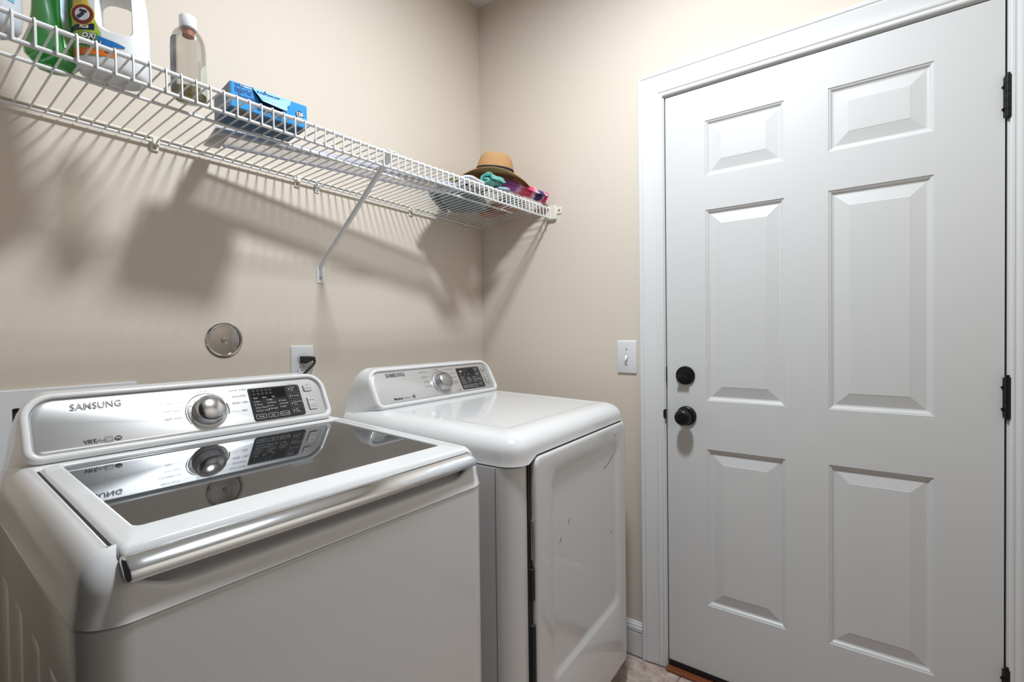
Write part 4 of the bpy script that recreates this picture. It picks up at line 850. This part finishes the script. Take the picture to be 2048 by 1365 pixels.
def roll(name, label, cat, m, pts, r, seed, turns=2.2, amp=0.004, flat=0.85):
    """rolled fabric: a spiral band swept along a path, the wound end showing"""
    root = thing(name, label, cat, (0, 0, 0))
    pts = [Vector(p) for p in pts]; N = 22; path = []
    for i in range(N+1):                                   # Catmull-Rom resample
        t = i/N*(len(pts)-1); k = min(int(t), len(pts)-2); f = t-k
        p0, p1, p2, p3 = pts[max(k-1, 0)], pts[k], pts[k+1], pts[min(k+2, len(pts)-1)]
        path.append(0.5*((2*p1)+(p2-p0)*f+(2*p0-5*p1+4*p2-p3)*f*f+(3*p1-p0-3*p2+p3)*f**3))
    sp = []; K_ = 46
    for i in range(K_+1): a = turns*2*PI*i/K_; rr = 1-0.80*i/K_; sp.append((a, rr))
    thk = 0.80/turns*0.62
    sec = [(rr*math.cos(a), rr*math.sin(a)) for a, rr in sp]+[(max(0.02, rr-thk)*math.cos(a), max(0.02, rr-thk)*math.sin(a)) for a, rr in reversed(sp)]
    rg = []
    for i, p in enumerate(path):
        t = (path[min(i+1, N)]-path[max(i-1, 0)]).normalized(); x_ = t.cross(Vector((0, 0, 1))).normalized(); u_ = x_.cross(t)
        rr = r*(1+0.10*noise.noise(Vector((i*0.5, seed, 0)))+0.06*math.sin(i*1.9+seed))*(1.04 if i in (0, N) else 1)
        rg.append([jit(p+x_*a*rr+u_*b*rr*flat, amp, 45, seed) for a, b in sec])
    n = len(sec); mb = MB().loft(rg, False, False)
    for base in (0, N*n):
        mb.f += [(base+i, base+i+1, base+n-2-i, base+n-1-i) for i in range(K_)]
    mb.obj('rolled_cloth', m, root, angle=70)
    return root
M['denim'] = mat('blue_grey_denim', (0.115, 0.185, 0.215), 0.9, noise_amt=0.35, scale=45, bump=0.5, bump_scale=500, sheen=0.2)
M['denim_lt'] = mat('light_blue_denim', (0.33, 0.45, 0.50), 0.9, noise_amt=0.25, scale=60, bump=0.5, bump_scale=500, sheen=0.2)
M['white_cloth'] = mat('white_cloth', (0.60, 0.60, 0.66), 0.9, noise_amt=0.06, scale=40, bump=0.4, bump_scale=300)
M['teal'] = mat('teal_terry', (0.10, 0.42, 0.36), 0.95, noise_amt=0.2, scale=60, bump=0.8, bump_scale=700, sheen=0.3)
M['olive'] = mat('olive_cloth', (0.17, 0.16, 0.03), 0.9, noise_amt=0.2, scale=60, bump=0.5, bump_scale=400)
M['orange_cl'] = ramp_mat('orange_red_striped_towel', [(0.0, (0.30, 0.40, 0.28)), (0.10, (0.10, 0.05, 0.10)), (0.16, (0.52, 0.13, 0.04)), (0.40, (0.50, 0.11, 0.04)), (0.46, (0.16, 0.015, 0.02)), (0.62, (0.22, 0.02, 0.03)), (0.68, (0.52, 0.12, 0.05)), (0.90, (0.48, 0.10, 0.05)), (1.0, (0.10, 0.05, 0.09))], 'Y', 0.9, wob=0.02)
M['pink'] = ramp_mat('purple_pink_tie_dye', [(0.0, (0.30, 0.07, 0.30)), (0.28, (0.36, 0.10, 0.38)), (0.36, (0.72, 0.45, 0.62)), (0.44, (0.70, 0.08, 0.16)), (0.58, (0.62, 0.04, 0.12)), (0.66, (0.75, 0.55, 0.62)), (0.70, (0.05, 0.03, 0.12)), (0.79, (0.06, 0.03, 0.13)), (0.815, (0.75, 0.55, 0.65)), (0.84, (0.72, 0.02, 0.13)), (1.0, (0.66, 0.02, 0.12))], 'X', 0.9, wob=0.05)
zd = lambda x, y: deck(x, y)+0.0005
folded('denim_shorts', 'blue-grey folded denim lying on the wire shelf below the hat', 'clothes', M['denim'], -0.305, -0.163, zd(-0.30, -0.27), 0.148, 0.080, 2, 0.020, R_(32), 1.3, 0.004)
roll('denim_roll', 'blue-grey denim leg rolled beside the wall at the back of the pile', 'clothes', M['denim'], [(-0.470, -0.158, 1.737), (-0.40, -0.108, 1.739), (-0.33, -0.062, 1.739), (-0.262, -0.026, 1.737)], 0.018, 7.7, 1.6, 0.004)
folded('striped_towel', 'orange and dark red striped towel folded at the shelf corner', 'towel', M['orange_cl'], -0.090, -0.178, zd(-0.06, -0.30), 0.046, 0.124, 2, 0.017, R_(-20), 4.2, 0.003)
folded('white_garment', 'white folded garment at the left end of the clothes pile', 'clothes', M['white_cloth'], -0.435, -0.322, zd(-0.40, -0.34), 0.060, 0.034, 2, 0.013, R_(6), 8.8, 0.004)
folded('light_denim', 'light blue denim fold lying beneath the teal towel', 'clothes', M['denim_lt'], -0.250, -0.305, 1.764, 0.040, 0.032, 1, 0.013, R_(-20), 6.1, 0.004)
folded('olive_cloth', 'olive green cloth under the hat brim on the clothes pile', 'clothes', M['olive'], -0.290, -0.165, 1.773, 0.080, 0.065, 2, 0.024, R_(-30), 2.6, 0.006)
roll('teal_towel', 'teal rolled towel with its open end facing the shelf front', 'towel', M['teal'], [(-0.362, -0.326, 1.782), (-0.315, -0.312, 1.789), (-0.275, -0.300, 1.796), (-0.24, -0.288, 1.802)], 0.030, 3.3, 1.5, 0.006)
roll('pink_beach_towel', 'purple to pink rolled towel with a navy band at the shelf corner', 'towel', M['pink'], [(-0.208, -0.272, 1.815), (-0.165, -0.298, 1.807), (-0.112, -0.324, 1.798), (-0.062, -0.352, 1.785), (-0.030, -0.374, 1.776)], 0.030, 5.9, 2.1, 0.004)
# straw hat
M['straw'] = mat('tan_straw', (0.50, 0.285, 0.125), 0.75, noise_amt=0.0)
nt = M['straw'].node_tree; b = nt.nodes['Principled BSDF']; tc = nd(nt, 'ShaderNodeTexCoord')
wv = nd(nt, 'ShaderNodeTexWave', bands_direction='Z'); wv.inputs['Scale'].default_value = 95; wv.inputs['Distortion'].default_value = 3.5; wv.inputs['Detail Scale'].default_value = 6
nz = nd(nt, 'ShaderNodeTexNoise'); nz.inputs['Scale'].default_value = 260
nt.links.new(tc.outputs['Object'], wv.inputs[0]); nt.links.new(tc.outputs['Object'], nz.inputs['Vector'])
ml = nd(nt, 'ShaderNodeMath', operation='ADD'); nt.links.new(wv.outputs['Fac'], ml.inputs[0]); nt.links.new(nz.outputs['Fac'], ml.inputs[1])
rm = nd(nt, 'ShaderNodeMapRange'); rm.inputs[2].default_value = 1.6; rm.inputs[3].default_value = 0.80; rm.inputs[4].default_value = 1.15; nt.links.new(ml.outputs[0], rm.inputs[0])
vm = nd(nt, 'ShaderNodeVectorMath', operation='SCALE'); vm.inputs[0].default_value = (0.50, 0.285, 0.125); nt.links.new(rm.outputs[0], vm.inputs['Scale']); nt.links.new(vm.outputs[0], b.inputs['Base Color'])
bp = nd(nt, 'ShaderNodeBump'); bp.inputs['Strength'].default_value = 0.5; bp.inputs['Distance'].default_value = 0.002; nt.links.new(ml.outputs[0], bp.inputs['Height']); nt.links.new(bp.outputs[0], b.inputs['Normal'])
hat = thing('straw_hat', 'tan straw hat with black band resting on the clothes pile', 'hat', (-0.172, -0.218, 1.846))
vd = Vector((0.806, 0.592, 0)); rd = Vector((0.592, -0.806, 0))
ax = (Vector((0, 0, 1))+rd*0.10-vd*0.10).normalized(); e1 = (rd-ax*rd.dot(ax)).normalized(); e2 = ax.cross(e1)
hat.matrix_world = Matrix.Translation((-0.172, -0.218, 1.861)) @ Matrix((e1, e2, ax)).transposed().to_4x4()
def hat_ring(r, z, bend=0.0, n=56, sq=1.0):
    out_ = []
    for k in range(n):
        a = 2*PI*k/n; x, y = r*math.cos(a), r*0.93*math.sin(a)
        out_.append((x, y, z - bend*(x/0.15)**2 + bend*0.25*(y/0.15)**2))
    return out_
crown = [(0.0800, 0.0), (0.0785, 0.015), (0.0760, 0.030), (0.0730, 0.045), (0.0690, 0.060), (0.0640, 0.073), (0.0570, 0.084), (0.0460, 0.0915), (0.032, 0.0945), (0.016, 0.0935), (0.003, 0.092)]
MB().loft([hat_ring(r, z-0.002) for r, z in crown], False, True).obj('crown', M['straw'], hat, angle=80)
br = [hat_ring(0.0795, 0.002)]
for i in range(1, 9):
    r = 0.0795+0.0755*i/8; br.append(hat_ring(r, 0.002-0.004*i/8, 0.034*(i/8)**1.4))
for i in range(8, -1, -1):
    r = 0.0795+0.0755*i/8; br.append(hat_ring(r-0.0004, -0.0012-0.004*i/8, 0.034*(i/8)**1.4))
MB().loft(br, False, False).obj('brim', M['straw'], hat, angle=80)
MB().loft([hat_ring(r+0.0016, z-0.001) for r, z in ((0.0795, 0.003), (0.0787, 0.013), (0.0757, 0.031), (0.0747, 0.031))], False, False).obj('hat_band', mat('black_band', (0.012, 0.011, 0.016), 0.8, noise_amt=0.2, scale=80), hat, angle=80)
bpy.context.view_layer.update()
